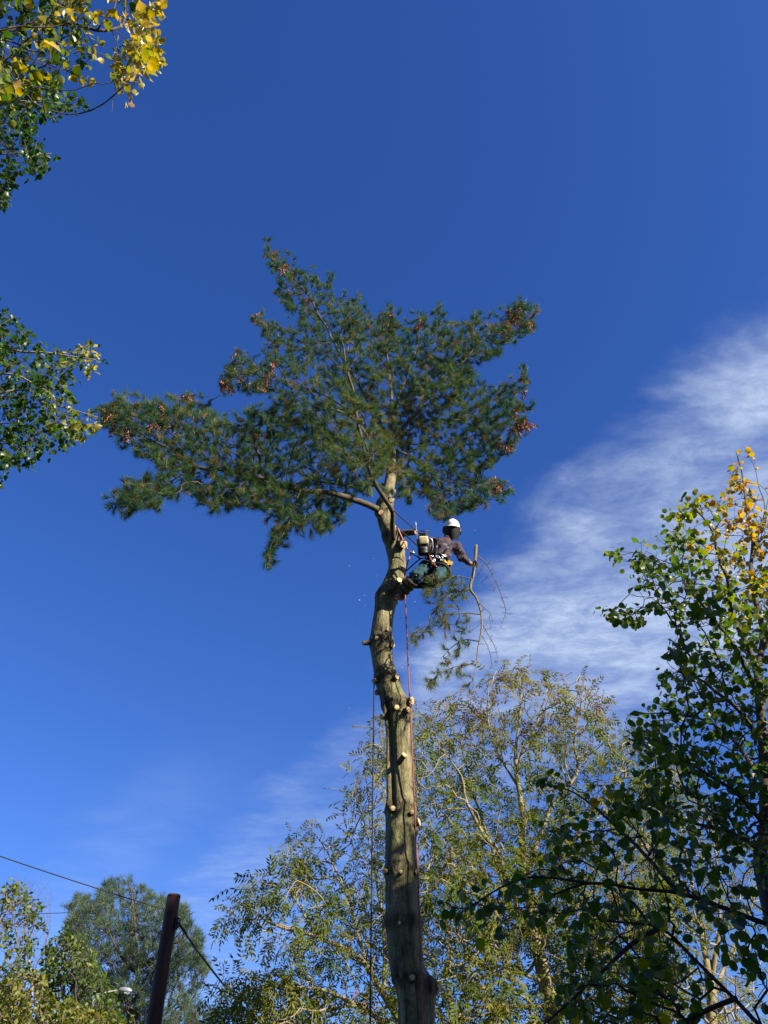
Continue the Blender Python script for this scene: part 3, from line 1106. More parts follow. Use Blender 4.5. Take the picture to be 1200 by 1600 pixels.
# nearer overhanging branches with big dark leaves
def hz_tint(p):
    return .36 + .2 * fbm3(p, 1.4, 5) + .35 * (rng.random(len(p)) < .07)


HY = 4.6
broadleaf('hazel_shrub', 'shaded hazel with large dark leaves on a low sweeping branch', 'shrub', (3.3, 4.4), ([(3.3, 4.4, -.1), (3.25, 4.4, 1.0), (3.1, 4.45, 2.2), (3.0, 4.5, 3.2), (2.9, 4.5, 4.2)], .07, .02),
          [([N3(3.22, 4.4, 1.2), (1330, 1500, 4.45), (1200, 1447, 4.5), (1130, 1415, 4.55), (1060, 1395, 4.6), (1000, 1390, 4.6), (920, 1380, 4.6), (860, 1400, 4.6)], .026, .005),
           ([N3(3.26, 4.4, .7), (1300, 1690, 4.5), (1190, 1600, 4.5), (1150, 1560, 4.55), (1080, 1495, 4.6), (1030, 1450, 4.6), (960, 1440, 4.6)], .026, .005),
           ([(1060, 1395, 4.6), (1010, 1340, 4.7), (960, 1290, 4.75), (900, 1240, 4.8), (850, 1225, 4.8)], .012, .004),
           ([(1030, 1450, 4.6), (960, 1500, 4.5), (900, 1560, 4.5), (850, 1600, 4.5)], .014, .004),
           ([(920, 1380, 4.6), (850, 1370, 4.5), (780, 1390, 4.5), (730, 1420, 4.5)], .008, .003),
           ([(1150, 1560, 4.55), (1090, 1590, 4.5), (1000, 1620, 4.5), (940, 1650, 4.5)], .014, .004)],
          [[(850, 1215), (930, 1210), (1040, 1240), (1065, 1290), (1120, 1340), (1120, 1400), (1060, 1420), (1080, 1470), (1110, 1550), (1100, 1680), (860, 1680), (880, 1560), (890, 1470), (860, 1400), (840, 1360), (850, 1300)],
           [(690, 1380), (850, 1350), (850, 1430), (740, 1450), (690, 1430)], [(1060, 1380), (1200, 1400), (1200, 1560), (1120, 1470)], [(1100, 1330), (1200, 1330), (1280, 1480), (1160, 1420)]],
          [520, 40, 36, 36], .30, M['hazel'], M['dark_bark'], .052, 1.9, hz_tint, ROUND_T, .10, .3, 300, .0016, 3, maxd=1.5, start=.3, droop=.9, flat=.5)


# ash trees: compound leaves
def compound_template(seed, pairs=5):
    r = np.random.default_rng(seed)
    V, F = [], []

    def leaflet(b, d, l, w, n):
        k = len(V)
        s = nrm(np.cross(n, d)) * w / 2
        V.extend([b, b + d * l * .45 + s + n * .05 * l, b + d * l - n * .12 * l, b + d * l * .45 - s + n * .05 * l])
        F.extend([[k, k + 1, k + 2], [k, k + 2, k + 3]])
    cur = r.uniform(.15, .4)
    for i in range(pairs):
        t = .25 + .65 * i / (pairs - 1)
        b = np.array([t, 0, -cur * t * t])
        for sgn in (-1, 1):
            d = nrm(np.array([.55, sgn * .8, -r.uniform(.1, .6)]))
            leaflet(b, d, r.uniform(.27, .36), .11, nrm(np.array([0, r.normal(0, .3), 1.0])))
    leaflet(np.array([.92, 0, -cur * .85]), nrm(np.array([1, 0, -.5])), .33, .12, np.array([0.45, 0, .9]))
    k = len(V)
    V.extend([np.array([0, .008, 0]), np.array([0, -.008, 0]), np.array([.95, 0, -cur * .9])])
    F.append([k, k + 1, k + 2])
    return np.array(V), np.array(F)


ASH_T = [compound_template(i, 4 + i % 2) for i in range(5)]


def ash_tint(p):
    px, py, _ = proj(p)
    top = np.clip((1260 - py) / 160, 0, 1)
    return .52 + .26 * fbm3(p, .55, 3) + .26 * top + .3 * (rng.random(len(p)) < .05)


AS = 15.0
c0 = P(872, 1640, AS)
broadleaf('ash_tree', 'many-stemmed ash tree with feathery leaves and ivy-wrapped trunk', 'tree', (c0[0], AS),
          ([(c0[0] + .1, AS, -.1), (c0[0] + .05, AS, 1.5)] + [tuple(P(x, y, AS)) for x, y in ((867, 1597), (853, 1543), (840, 1480), (830, 1440))], .19, .10),
          [([(840, 1480, AS), (832, 1430, AS), (827, 1390, AS), (817, 1353, AS), (817, 1280, AS), (807, 1220, AS), (805, 1180, AS), (813, 1103, AS), (812, 1060, AS)], .085, .010),
           ([(838, 1470, AS), (817, 1444, AS - .2), (795, 1412, AS - .5), (780, 1337, AS - .8), (753, 1303, AS - .9), (730, 1253, AS - 1), (720, 1213, AS - 1), (693, 1173, AS - 1)], .06, .008),
           ([(795, 1412, AS - .5), (750, 1400, AS - .9), (700, 1380, AS - 1.2), (660, 1350, AS - 1.4)], .03, .007),
           ([(806, 1215, AS), (817, 1170, AS - .2), (840, 1127, AS - .3), (856, 1075, AS - .3)], .03, .006),
           ([(822, 1370, AS), (853, 1280, AS + .2), (870, 1253, AS + .3), (900, 1207, AS + .5), (898, 1150, AS + .5), (908, 1100, AS + .5), (900, 1065, AS + .5)], .05, .006),
           ([(830, 1420, AS), (880, 1340, AS - .4), (925, 1270, AS - .7), (965, 1210, AS - .9), (985, 1160, AS - 1)], .05, .006),
           ([(840, 1470, AS), (900, 1420, AS), (950, 1370, AS), (1000, 1320, AS)], .045, .008),
           ([(793, 1400, AS - .5), (770, 1330, AS + .2), (740, 1240, AS + .6), (720, 1160, AS + .8), (722, 1100, AS + .9)], .04, .006),
           ([(850, 1535, AS), (790, 1510, AS - .5), (745, 1500, AS - .8), (705, 1495, AS - .9)], .03, .008),
           ([(852, 1540, AS), (900, 1510, AS), (960, 1480, AS + .2), (1010, 1440, AS + .3)], .04, .008),
           ([(860, 1570, AS), (800, 1575, AS - .3), (740, 1590, AS - .5), (690, 1600, AS - .6)], .03, .008),
           ([(855, 1560, AS), (920, 1560, AS + .5), (1000, 1540, AS + .8)], .03, .008),
           ([(807, 1225, AS), (775, 1170, AS + .3), (762, 1110, AS + .3), (765, 1060, AS + .3)], .025, .006)],
          [[(640, 1150), (650, 1100), (690, 1085), (720, 1085), (745, 1090), (762, 1045), (785, 1055), (810, 1038), (840, 1065), (865, 1048), (885, 1070), (905, 1045), (935, 1090), (945, 1130), (975, 1140), (1005, 1150), (1035, 1200), (1060, 1240), (1040, 1300), (1060, 1400), (1060, 1700), (650, 1700), (640, 1400)],
           [(660, 1350), (760, 1300), (860, 1310), (960, 1330), (1050, 1360), (1060, 1700), (660, 1700)]],
          [4600, 2400], .75, M['ash'], M['ash_bark'], .29, 1.6, ash_tint, ASH_T, .22, .3, 0, .0045, 3, twig=M['ash_bark'], maxd=4.0, start=.25, droop=.45, clump=.95)

l0 = P(660, 1690, 14.0)
broadleaf('ash_tree', 'spreading ash whose limbs reach out left behind the bare pine trunk', 'tree', (l0[0] + .2, 14.0),
          ([(l0[0] + .2, 14.0, -.1), (l0[0] + .15, 14.0, 1.2), tuple(P(655, 1660, 14.0)), tuple(P(640, 1615, 14.0))], .16, .10),
          [([(640, 1615, 14.0), (599, 1554, 13.9), (575, 1512, 13.8), (560, 1497, 13.8), (530, 1479, 13.7), (500, 1467, 13.6), (449, 1449, 13.5), (416, 1437, 13.4), (389, 1419, 13.4), (353, 1401, 13.4)], .055, .006),
           ([(645, 1625, 14.0), (584, 1587, 13.7), (548, 1566, 13.6), (500, 1545, 13.5), (440, 1540, 13.4), (390, 1545, 13.4)], .045, .007),
           ([(572, 1508, 13.8), (555, 1440, 14.0), (535, 1380, 14.2), (510, 1330, 14.3), (490, 1300, 14.3)], .03, .006),
           ([(600, 1555, 13.9), (600, 1450, 14.2), (585, 1350, 14.4), (575, 1250, 14.5), (565, 1170, 14.5)], .035, .006),
           ([(500, 1467, 13.6), (470, 1420, 13.5), (440, 1380, 13.4), (420, 1362, 13.4)], .02, .005),
           ([(600, 1450, 14.2), (625, 1350, 14.2), (650, 1250, 14.3), (660, 1180, 14.3)], .03, .006),
           ([(585, 1350, 14.4), (560, 1260, 14.2), (535, 1235, 14.1), (505, 1232, 14.0)], .012, .004),
           ([(630, 1610, 14.0), (560, 1620, 13.7), (480, 1610, 13.5), (400, 1600, 13.4)], .04, .008)],
          [[(345, 1372), (360, 1390), (405, 1362), (440, 1370), (450, 1315), (475, 1285), (515, 1300), (545, 1280), (550, 1210), (560, 1150), (600, 1120), (660, 1150), (660, 1700), (350, 1700), (345, 1560), (400, 1515), (440, 1510), (430, 1470), (400, 1450), (350, 1445), (345, 1420), (370, 1410)],
           [(350, 1530), (420, 1500), (480, 1520), (600, 1560), (600, 1700), (330, 1700)]],
          [2000, 1100], .5, M['ash'], M['ash_bark'], .28, 1.6, ash_tint, ASH_T, .2, .3, 0, .004, 3, twig=M['ash_bark'], maxd=4.0, start=.25, droop=.6, clump=.95)

r0_ = P(1120, 1680, 17.0)
broadleaf('ash_tree', 'pale thin ash with wispy upright twigs behind the hazel branch', 'tree', (r0_[0], 17.0),
          ([(r0_[0], 17.0, -.1), (r0_[0], 17.0, 1.5), tuple(P(1118, 1640, 17.0)), tuple(P(1112, 1560, 17.0)), tuple(P(1105, 1500, 17.0))], .15, .08),
          [([(1112, 1560, 17), (1095, 1450, 17), (1075, 1350, 17), (1060, 1270, 17), (1045, 1190, 17)], .06, .007),
           ([(1110, 1540, 17), (1125, 1440, 16.8), (1120, 1360, 16.7), (1110, 1290, 16.6)], .05, .007),
           ([(1112, 1560, 17), (1150, 1470, 17.2), (1180, 1400, 17.3), (1190, 1350, 17.3)], .04, .007),
           ([(1118, 1600, 17), (1160, 1560, 17), (1190, 1500, 17)], .03, .007),
           ([(1095, 1450, 17), (1040, 1380, 17.2), (1000, 1300, 17.4)], .03, .007)],
          [[(985, 1250), (1000, 1200), (1040, 1165), (1065, 1185), (1085, 1230), (1125, 1290), (1170, 1340), (1195, 1350), (1190, 1440), (1180, 1540), (1170, 1700), (1000, 1700), (1000, 1400)]],
          [1700], .6, M['ash'], M['ash_bark'], .29, 1.4, lambda p: ash_tint(p) + .12, ASH_T, .24, .3, 0, .005, 3, twig=M['pale_twig'], maxd=4.0, start=.25, droop=.4, clump=.95)


# ================================================================== trees and street furniture far off at the left
def clump_tree(name, label, base, h0, poly, Y, n, size, mat, tintf, templ, spread, bark, trunk_r, per=1.0, group=None, step=.3, n_limbs=9, trunk_px=None, twig_r=.006, droop=.2, cat='tree', clump=.9):
    p = np.array(poly, float)
    top = p[np.argmin(p[:, 1])]
    tx = trunk_px or (base, top[0])
    b = P(tx[0], p[:, 1].max(), Y)
    t = P(tx[1], top[1] + 12, Y)
    pts = [(b[0], Y, -.1), (b[0], Y, max(.4, b[2] * .6)), tuple((b * .5 + t * .5) + np.array([.1, 0, 0])), tuple(t)]
    limbs = []
    q = sample_poly(poly, n_limbs)
    for x, y in q:
        f = (np.clip((y - top[1]) / (p[:, 1].max() - top[1]) + .22, .1, 1))
        o = np.array([b[0] + (t[0] - b[0]) * (1 - f), Y, max(.5, t[2] + (b[2] - t[2]) * f)])
        e = P(x, y, Y + rng.normal(0, spread))
        m = (o + e) / 2 + np.array([0, 0, -.08 * np.linalg.norm(e - o)])
        limbs.append(([(None, tuple(o)), (None, tuple(m)), (None, tuple(e))], trunk_r * .4, .01))
    return broadleaf(name, label, cat, (b[0], Y), (pts, trunk_r, .02), limbs, [poly], [n], spread * .6, mat, bark, size, per, tintf, templ,
                     step, .3, 0, twig_r, 3, maxd=5, start=.15, droop=droop, group=group, clump=clump)


LEAF4 = [(np.array([[0, 0, 0], [.45, .36, z], [1.0, 0, -.15], [.5, -.36, z]]), np.array([[0, 1, 2], [0, 2, 3]])) for z in (.05, .15, .25)]
PINE_T = [tuft_template(16, 1.0, .05, i + 60, (.2, 1.25), .5) for i in range(4)]
# far evergreen pine behind the post
clump_tree('far_pine_tree', 'bushy blue-green pine standing behind the wooden post', 215, 0,
           [(103, 1420), (120, 1400), (150, 1405), (165, 1380), (190, 1373), (215, 1380), (240, 1398), (262, 1405), (290, 1420), (298, 1445), (315, 1465), (312, 1495), (325, 1510), (318, 1545), (300, 1560), (310, 1600), (310, 1700), (110, 1700), (112, 1600), (120, 1500), (103, 1460)],
           34, 7000, .27, M['far_pine'], lambda p: .5 + .7 * fbm3(p, .9, 1), PINE_T, 1.4, M['dark_bark'], .22, 3.2, None, .35, 22, trunk_px=(215, 205), droop=-.9)
clump_tree('evergreen_shrub', 'low grey-green conifer right of the wooden post', 300, 0,
           [(250, 1600), (262, 1580), (285, 1568), (310, 1558), (330, 1572), (345, 1590), (350, 1700), (250, 1700)], 30, 900, .22, M['far_pine'], lambda p: .45 + .4 * fbm3(p, .7, 6), PINE_T, .8, M['dark_bark'], .10, 2.6, None, .3, 8, trunk_px=(300, 305), droop=-.3, cat='shrub')
clump_tree('birch_tree', 'bright green leafy tree in front of the far pine', 110, 0,
           [(60, 1560), (70, 1490), (85, 1465), (100, 1450), (125, 1462), (140, 1480), (150, 1505), (175, 1545), (185, 1580), (190, 1720), (60, 1720)], 26, 4200, .14, M['far_green'], lambda p: .42 + .3 * fbm3(p, .8, 2), LEAF4, .9, M['dark_bark'], .10, 4.0, None, .26, 10, trunk_px=(115, 108))
clump_tree('maple_tree', 'olive and brown autumn tree at the edge of the garden', 0, 0,
           [(-160, 1400), (-90, 1350), (-30, 1385), (0, 1390), (18, 1376), (32, 1385), (45, 1402), (66, 1418), (58, 1440), (70, 1452), (50, 1480), (52, 1510), (40, 1540), (40, 1720), (-160, 1720)], 24, 4400, .14, M['far_green'], lambda p: .62 + .35 * fbm3(p, .8, 9), LEAF4, .9, M['twig'], .11, 3.4, None, .26, 14, trunk_px=(-25, -20))
clump_tree('yellow_shrub', 'yellow-green shrub beneath the bright green tree', 60, 0,
           [(-60, 1590), (-20, 1550), (20, 1530), (40, 1510), (60, 1520), (80, 1560), (110, 1570), (140, 1580), (170, 1590), (200, 1600), (200, 1720), (-60, 1720)], 22, 4200, .14, M['far_green'], lambda p: .70 + .25 * fbm3(p, .8, 12), LEAF4, .7, M['twig'], .07, 4.0, None, .24, 10, trunk_px=(70, 50), cat='shrub')


def bare_tree():
    Y = 42
    b = P(50, 1640, Y)
    root = empty('bare_tree', (b[0], Y, 0), 'leafless tree of fine pinkish twigs behind the autumn tree', 'tree')
    g = Grow(.4)
    ts = spline(np.array([(b[0], Y, -.1), (b[0], Y, 4), tuple(P(48, 1560, Y)), tuple(P(45, 1500, Y))]), .4)
    MB().tube(ts, np.linspace(.16, .06, len(ts)), 10).build('trunk', M['pale_twig'], root)
    g.limb(ts)
    q = sample_poly([(0, 1380), (30, 1362), (60, 1365), (80, 1380), (82, 1420), (78, 1500), (10, 1500)], 330)
    g.grow(Pn(q[:, 0], q[:, 1], Y + rng.normal(0, 1.0, len(q))), bf=.6, bend=.5, wob=.1, maxd=8, lift=.1)
    g.finish(.0045, 2.3)
    stuff(g.twigs(MB(), 3, .05).build('twigs', plain('rosy_twigs', (.16, .11, .10), .8), root))


bare_tree()

M['creosote'] = plain('creosoted_wood', (0.048, 0.018, 0.013), 0.65, 0.55, 7, 0.5, stretch=(3, 3, .25), spec=.35)
M['white_paint'] = plain('white_painted_metal', (0.45, 0.45, 0.43), 0.5, 0.08)
M['grey_metal'] = plain('grey_metal', (0.42, 0.43, 0.43), 0.45, 0.1, metal=.6)
M['black_cable'] = plain('black_cable', (0.018, 0.018, 0.02), 0.6, 0.2)
M['lens'] = plain('lamp_lens', (0.40, 0.41, 0.38), 0.25, 0.05)


def utility_pole(top, y, ht, label, steps=()):
    root = empty('utility_pole', (top, y, 0), label, 'pole', 'wooden poles carrying the overhead cables')
    z = np.linspace(-.1, ht, 26)
    rr = .122 - .030 * z / max(ht, 1)
    pts = np.stack([top + .012 * np.sin(z * 1.1), y + 0 * z, z], -1)
    V, F = tube(pts, rr, 22, True)
    V = V + np.array([[noise.noise(Vector((v[0] * 16, v[1] * 16, v[2] * 1.0))) * .006] * 2 + [0] for v in V])
    MB().add(V, F).build('shaft', M['creosote'], root)
    MB().tube([[top, y, ht - .02], [top, y, ht + .012], [top, y, ht + .02]], [.096, .092, .05], 20).build('top_cap', plain('weathered_end_grain', (.16, .07, .05), .8, .3, 30), root)
    for zz, side in steps:   # small pale brackets on the left flank
        mb = MB()
        mb.tube([[top + side * .10, y - .05, zz], [top + side * .15, y - .06, zz + .035], [top + side * .17, y - .06, zz + .03]], [.007, .007, .005], 8)
        mb.tube([[top + side * .125, y - .06, zz + .02], [top + side * .120, y - .06, zz - .16]], [.005, .004], 6)
        mb.box((top + side * .112, y - .05, zz), (.018, .02, .05))
        mb.build('step_bracket', M['white_paint'], root)
    return root


pt = P(272, 1400, 13.0)
pole = utility_pole(pt[0], 13.0, pt[2], 'reddish-brown wooden pole in front of the bushy far pine', [(P(245, 1490, 13)[2], -1), (P(228, 1578, 13)[2], -1)])


def cable(name, a, b, sag, r, label, mat, group='overhead cables', n=40):
    a, b = np.array(a), np.array(b)
    t = np.linspace(0, 1, n)[:, None]
    pts = a + (b - a) * t - np.array([0, 0, 1]) * sag * 4 * t * (1 - t)
    o = MB().tube(pts, r, 6).build(name, mat)
    return tag(o, label, 'cable', group)


a1 = P(279, 1442, 12.93)
far = P(560, 1640, 27)
utility_pole(far[0], 27.0, far[2] + .3, 'wooden pole hidden behind the ash trees at the end of the thick cable')
for q_, side_ in ((a1, 1),):
    hk = MB().box(q_ + [-side_ * .03, .02, 0], (.035, .05, .16))
    hk.tube(spline(np.array([q_ + [-side_ * .02, 0, .06], q_ + [side_ * .015, -.01, .05], q_ + [side_ * .02, -.01, 0], q_ + [-side_ * .01, 0, -.02]]), .02), .008, 8)
    hk.tube([q_ + [-side_ * .02, -.01, -.05], q_ + [side_ * .01, -.02, -.05]], .014, 8)
    hk.build('wire_bracket', M['black_cable'], pole, False)
cable('overhead_cable', a1, far, .75, .016, 'thick black cable sloping down from the wooden pole into the ash leaves', M['black_cable'])
wa = P(266, 1424, 12.9)
wb_ = np.array([-10.5, 1.0, wa[2] + .25])
utility_pole(-10.5, 1.0, wa[2] + .4, 'wooden pole beyond the garden at the end of the thin wire')
cable('overhead_wire', wa, wb_, .22, .007, 'thin wire rising from the wooden pole across open sky', M['black_cable'])
q1, q2 = P(-420, 1405, 33), P(212, 1420, 38)
cable('overhead_wire', q1, q2, .35, .013, 'distant level wire running into the far pine', M['black_cable'])
utility_pole(q1[0], 33.0, q1[2] + .2, 'wooden pole beyond the autumn tree at the end of the distant wire')
utility_pole(q2[0], 38.0, q2[2] + .2, 'wooden pole hidden behind the bushy far pine')


def street_lamp():
    Y = 25.0
    top = P(147, 1556, Y)
    root = empty('street_lamp', (top[0], Y, 0), 'white street lamp with a bent arm among the leaves', 'street lamp')
    MB().tube([[top[0], Y, -.1], [top[0], Y, 1.2], [top[0], Y, 1.25], [top[0], Y, top[2]]], [.08, .08, .045, .03], 12).build('post', M['white_paint'], root)
    e = P(188, 1546, Y)
    arm = spline(np.array([top + [0, 0, -.25], top, P(158, 1553, Y), P(175, 1549, Y), e]), .1)
    MB().tube(arm, .018, 8).build('arm', M['white_paint'], root)
    MB().tube([top + [0, 0, -.3], top + [0, 0, .1]], [.05, .05], 10).build('bracket', M['grey_metal'], root)
    h0, h1 = P(185, 1546, Y), P(206, 1548, Y)
    d = h1 - h0
    hd = MB().tube([h0, h0 + d * .15, h0 + d * .45, h0 + d * .8, h1], [.025, .05, .075, .065, .02], 14).build('lamp_head', M['grey_metal'], root)
    MB().tube([h0 + d * .3 - [0, 0, .04], h0 + d * .55 - [0, 0, .06], h0 + d * .85 - [0, 0, .04]], [.03, .05, .025], 12).build('lens', M['lens'], hd)


street_lamp()


# tall cypresses out of view to the right: their shade falls on the lower trunk and the hazel; the slim one is added to shade the post
def cypress(x, y, h, r, i, blunt=3.4, n=5200, ls=1.0):
    root = empty('unseen_cypress', (x, y, 0), ['dense cypress at the foot of the slim tall one beside the lawn', 'dense cypress, middle of the row beside the lawn', 'slim unseen cypress added to the row to shade the wooden pole', 'dense cypress, end of the row beside the lawn', 'broad low cypress, other end of the row beside the lawn', 'unseen broad cypress added behind the yellowing lime tree to block skylight', 'tallest unseen cypress added behind the viewer to block skylight', 'unseen cypress second from the tallest, added behind the viewer to block skylight', 'unseen broad cypress added at the back corner to block skylight'][i], 'cypress', 'cypresses round the lawn')
    MB().tube([[x, y, -.1], [x, y, 1], [x, y, h * .6]], [.22, .18, .05], 12).build('trunk', M['dark_bark'], root)
    t = rng.random(n) ** .8
    prof = np.minimum(1, (1 - t) * blunt + .02) ** .75 * np.minimum(1, .75 + t * 2)
    a = rng.uniform(0, 2 * np.pi, n)
    rad = r * prof * np.sqrt(rng.uniform(.35, 1.0, n))
    pos = np.stack([x + rad * np.cos(a), y + rad * np.sin(a), .4 + t * (h - .4)], -1)
    D = nrm(np.stack([np.cos(a) * .5, np.sin(a) * .5, np.full(n, .9)], -1) + rng.normal(0, .3, (n, 3)))
    V, F, tn = scatter(leaf_template(.6, .1, .2, .04, 77), pos, frames(D, rng.normal(size=(n, 3))), rng.uniform(.4, .75, n) * ls, np.clip(rng.normal(.5, .25, n), 0, 1))
    stuff(MB().add(V, F).build('foliage', M['cypress'], root, True, tn))


HD = nrm(np.array([SDIR[0], SDIR[1]]))
PD = np.array([-HD[1], HD[0]])
tb = P(625, 1315, TY)
TANE = math.tan(SUN_EL)
for i, (dd, off, dz, rr) in enumerate([(13.0, 0.5, -.4, .95), (12.2, -2.2, -2.5, 1.8), (13.6, .95, 3.0, .36), (12.5, -5.6, -.6, 2.2), (13.0, 5.8, -.6, 2.4)]):
    c = np.array([tb[0], TY]) + HD * dd + PD * off
    cypress(c[0], c[1], tb[2] + dd * TANE + dz, rr, i, 9.0 if rr < .6 else 3.4, 1500 if i == 1 else 5200, .45 if rr < .6 else 1.0)


# unseen trees added behind the viewer to block skylight and deepen the shade
for i, (x, y, h, r) in enumerate([(-9.5, -4.5, 13, 3.0), (-4.2, -6.0, 15, 3.2), (1.2, -6.2, 14, 3.0), (6.4, -7.5, 13.5, 2.8)]):
    cypress(x, y, h, r, i + 5)

# ================================================================== the climber
def skinned(name, verts, edges, mats, parent, root_i=0, sub=2, smooth=True, post=None):
    """verts: name -> (xyz, radius or (rx, ry)); one surface grown round the joints"""
    keys = list(verts)
    idx = {k: i for i, k in enumerate(keys)}
    b = base_of(parent)
    me = bpy.data.meshes.new(name + '_cage')
    me.from_pydata([tuple(np.asarray(verts[k][0]) - b) for k in keys], [(idx[a], idx[c]) for a, c in edges], [])
    o = bpy.data.objects.new(name, me)
    col.objects.link(o)
    sk = o.modifiers.new('skin', 'SKIN')
    sk.use_smooth_shade = smooth
    sk.branch_smoothing = 0.6
    data = me.skin_vertices[0].data
    for k in keys:
        r = verts[k][1]
        data[idx[k]].radius = (r, r) if np.isscalar(r) else r
        data[idx[k]].use_root = (idx[k] == root_i)
    if sub:
        o.modifiers.new('sub', 'SUBSURF').levels = sub
    bpy.context.view_layer.update()
    dg = bpy.context.evaluated_depsgraph_get()
    nm = bpy.data.meshes.new_from_object(o.evaluated_get(dg))
    o.modifiers.clear()
    o.data = nm
    nm.name = name
    nm.materials.clear()
    for m in (mats if isinstance(mats, (list, tuple)) else [mats]):
        nm.materials.append(m)
    if post:
        co = np.zeros(len(nm.vertices) * 3)
        nm.vertices.foreach_get('co', co)
        co = post(co.reshape(-1, 3) + b) - b
        nm.vertices.foreach_set('co', co.ravel())
        nm.update()
    nm.polygons.foreach_set('use_smooth', np.ones(len(nm.polygons), bool))
    o.parent = parent
    return o


M['skin'] = plain('skin', (0.42, 0.24, 0.17), 0.5, 0.1)
M['sweater'] = plain('mauve_brown_sweater', (0.070, 0.047, 0.056), 0.95, 0.22, 30, 0.35)
M['sleeve'] = plain('grey_green_sleeve_end', (0.085, 0.085, 0.075), 0.95, 0.25, 25, 0.3)
M['teal'] = plain('teal_work_trousers', (0.007, 0.046, 0.058), 0.8, 0.5, 20, 0.4)
M['olive'] = plain('olive_gaiter', (0.15, 0.115, 0.07), 0.85, 0.4, 22, 0.5)
M['brown_leather'] = plain('brown_boot_leather', (0.17, 0.085, 0.05), 0.6, 0.4, 25, 0.3)
M['black'] = plain('black_webbing', (0.012, 0.012, 0.013), 0.7, 0.3, 30)
M['black_plastic'] = plain('black_plastic', (0.016, 0.016, 0.017), 0.45, 0.2)
M['helmet'] = plain('white_helmet_shell', (0.80, 0.79, 0.74), 0.32, 0.03, 6)
M['visor'] = plain('dark_mesh_visor', (0.010, 0.010, 0.011), 0.75, 0.3, 90)
M['glove'] = plain('dark_red_glove', (0.12, 0.03, 0.025), 0.85, 0.4, 40, 0.3)
M['gold'] = plain('gold_alloy', (0.75, 0.46, 0.08), 0.35, 0.1, metal=.5)
M['steel'] = plain('bright_steel', (0.6, 0.6, 0.6), 0.3, 0.1, metal=.9)
M['cream'] = plain('cream_saw_cover', (0.78, 0.66, 0.36), 0.5, 0.1, 20)
M['rope_red'] = plain('red_orange_rope', (0.30, 0.085, 0.055), 0.85, 0.45, 160)
M['rope_pink'] = plain('pink_rope', (0.55, 0.22, 0.20), 0.85, 0.4, 160)
M['rope_dark'] = plain('dark_blue_rope', (0.025, 0.028, 0.045), 0.85, 0.35, 160)
M['white_cloth'] = plain('white_print', (0.75, 0.73, 0.70), 0.8, 0.05)

J = {k: P(*v) for k, v in dict(
    pelvis=(683, 881, 9.35), belly=(688, 867, 9.38), chest=(694, 853, 9.40), neck=(700, 842, 9.41), head=(706, 829, 9.39),
    rs=(678, 846, 9.48), re=(669, 865, 9.38), rw=(665, 845, 9.20), ls=(713, 850, 9.37), le=(721, 871, 9.32), lw=(734.5, 880.5, 9.22),
    rh=(676, 885, 9.38), rk=(650, 899, 9.20), ra=(627, 929, 9.42), rheel=(628, 936, 9.44), rtoe=(613, 937, 9.36),
    lh=(690, 887, 9.32), lk=(684, 906, 9.10), la=(664, 911, 9.36), lheel=(668, 917, 9.38), ltoe=(643, 915, 9.42)).items()}


def mix_(a, b, t):
    return J[a] * (1 - t) + J[b] * t


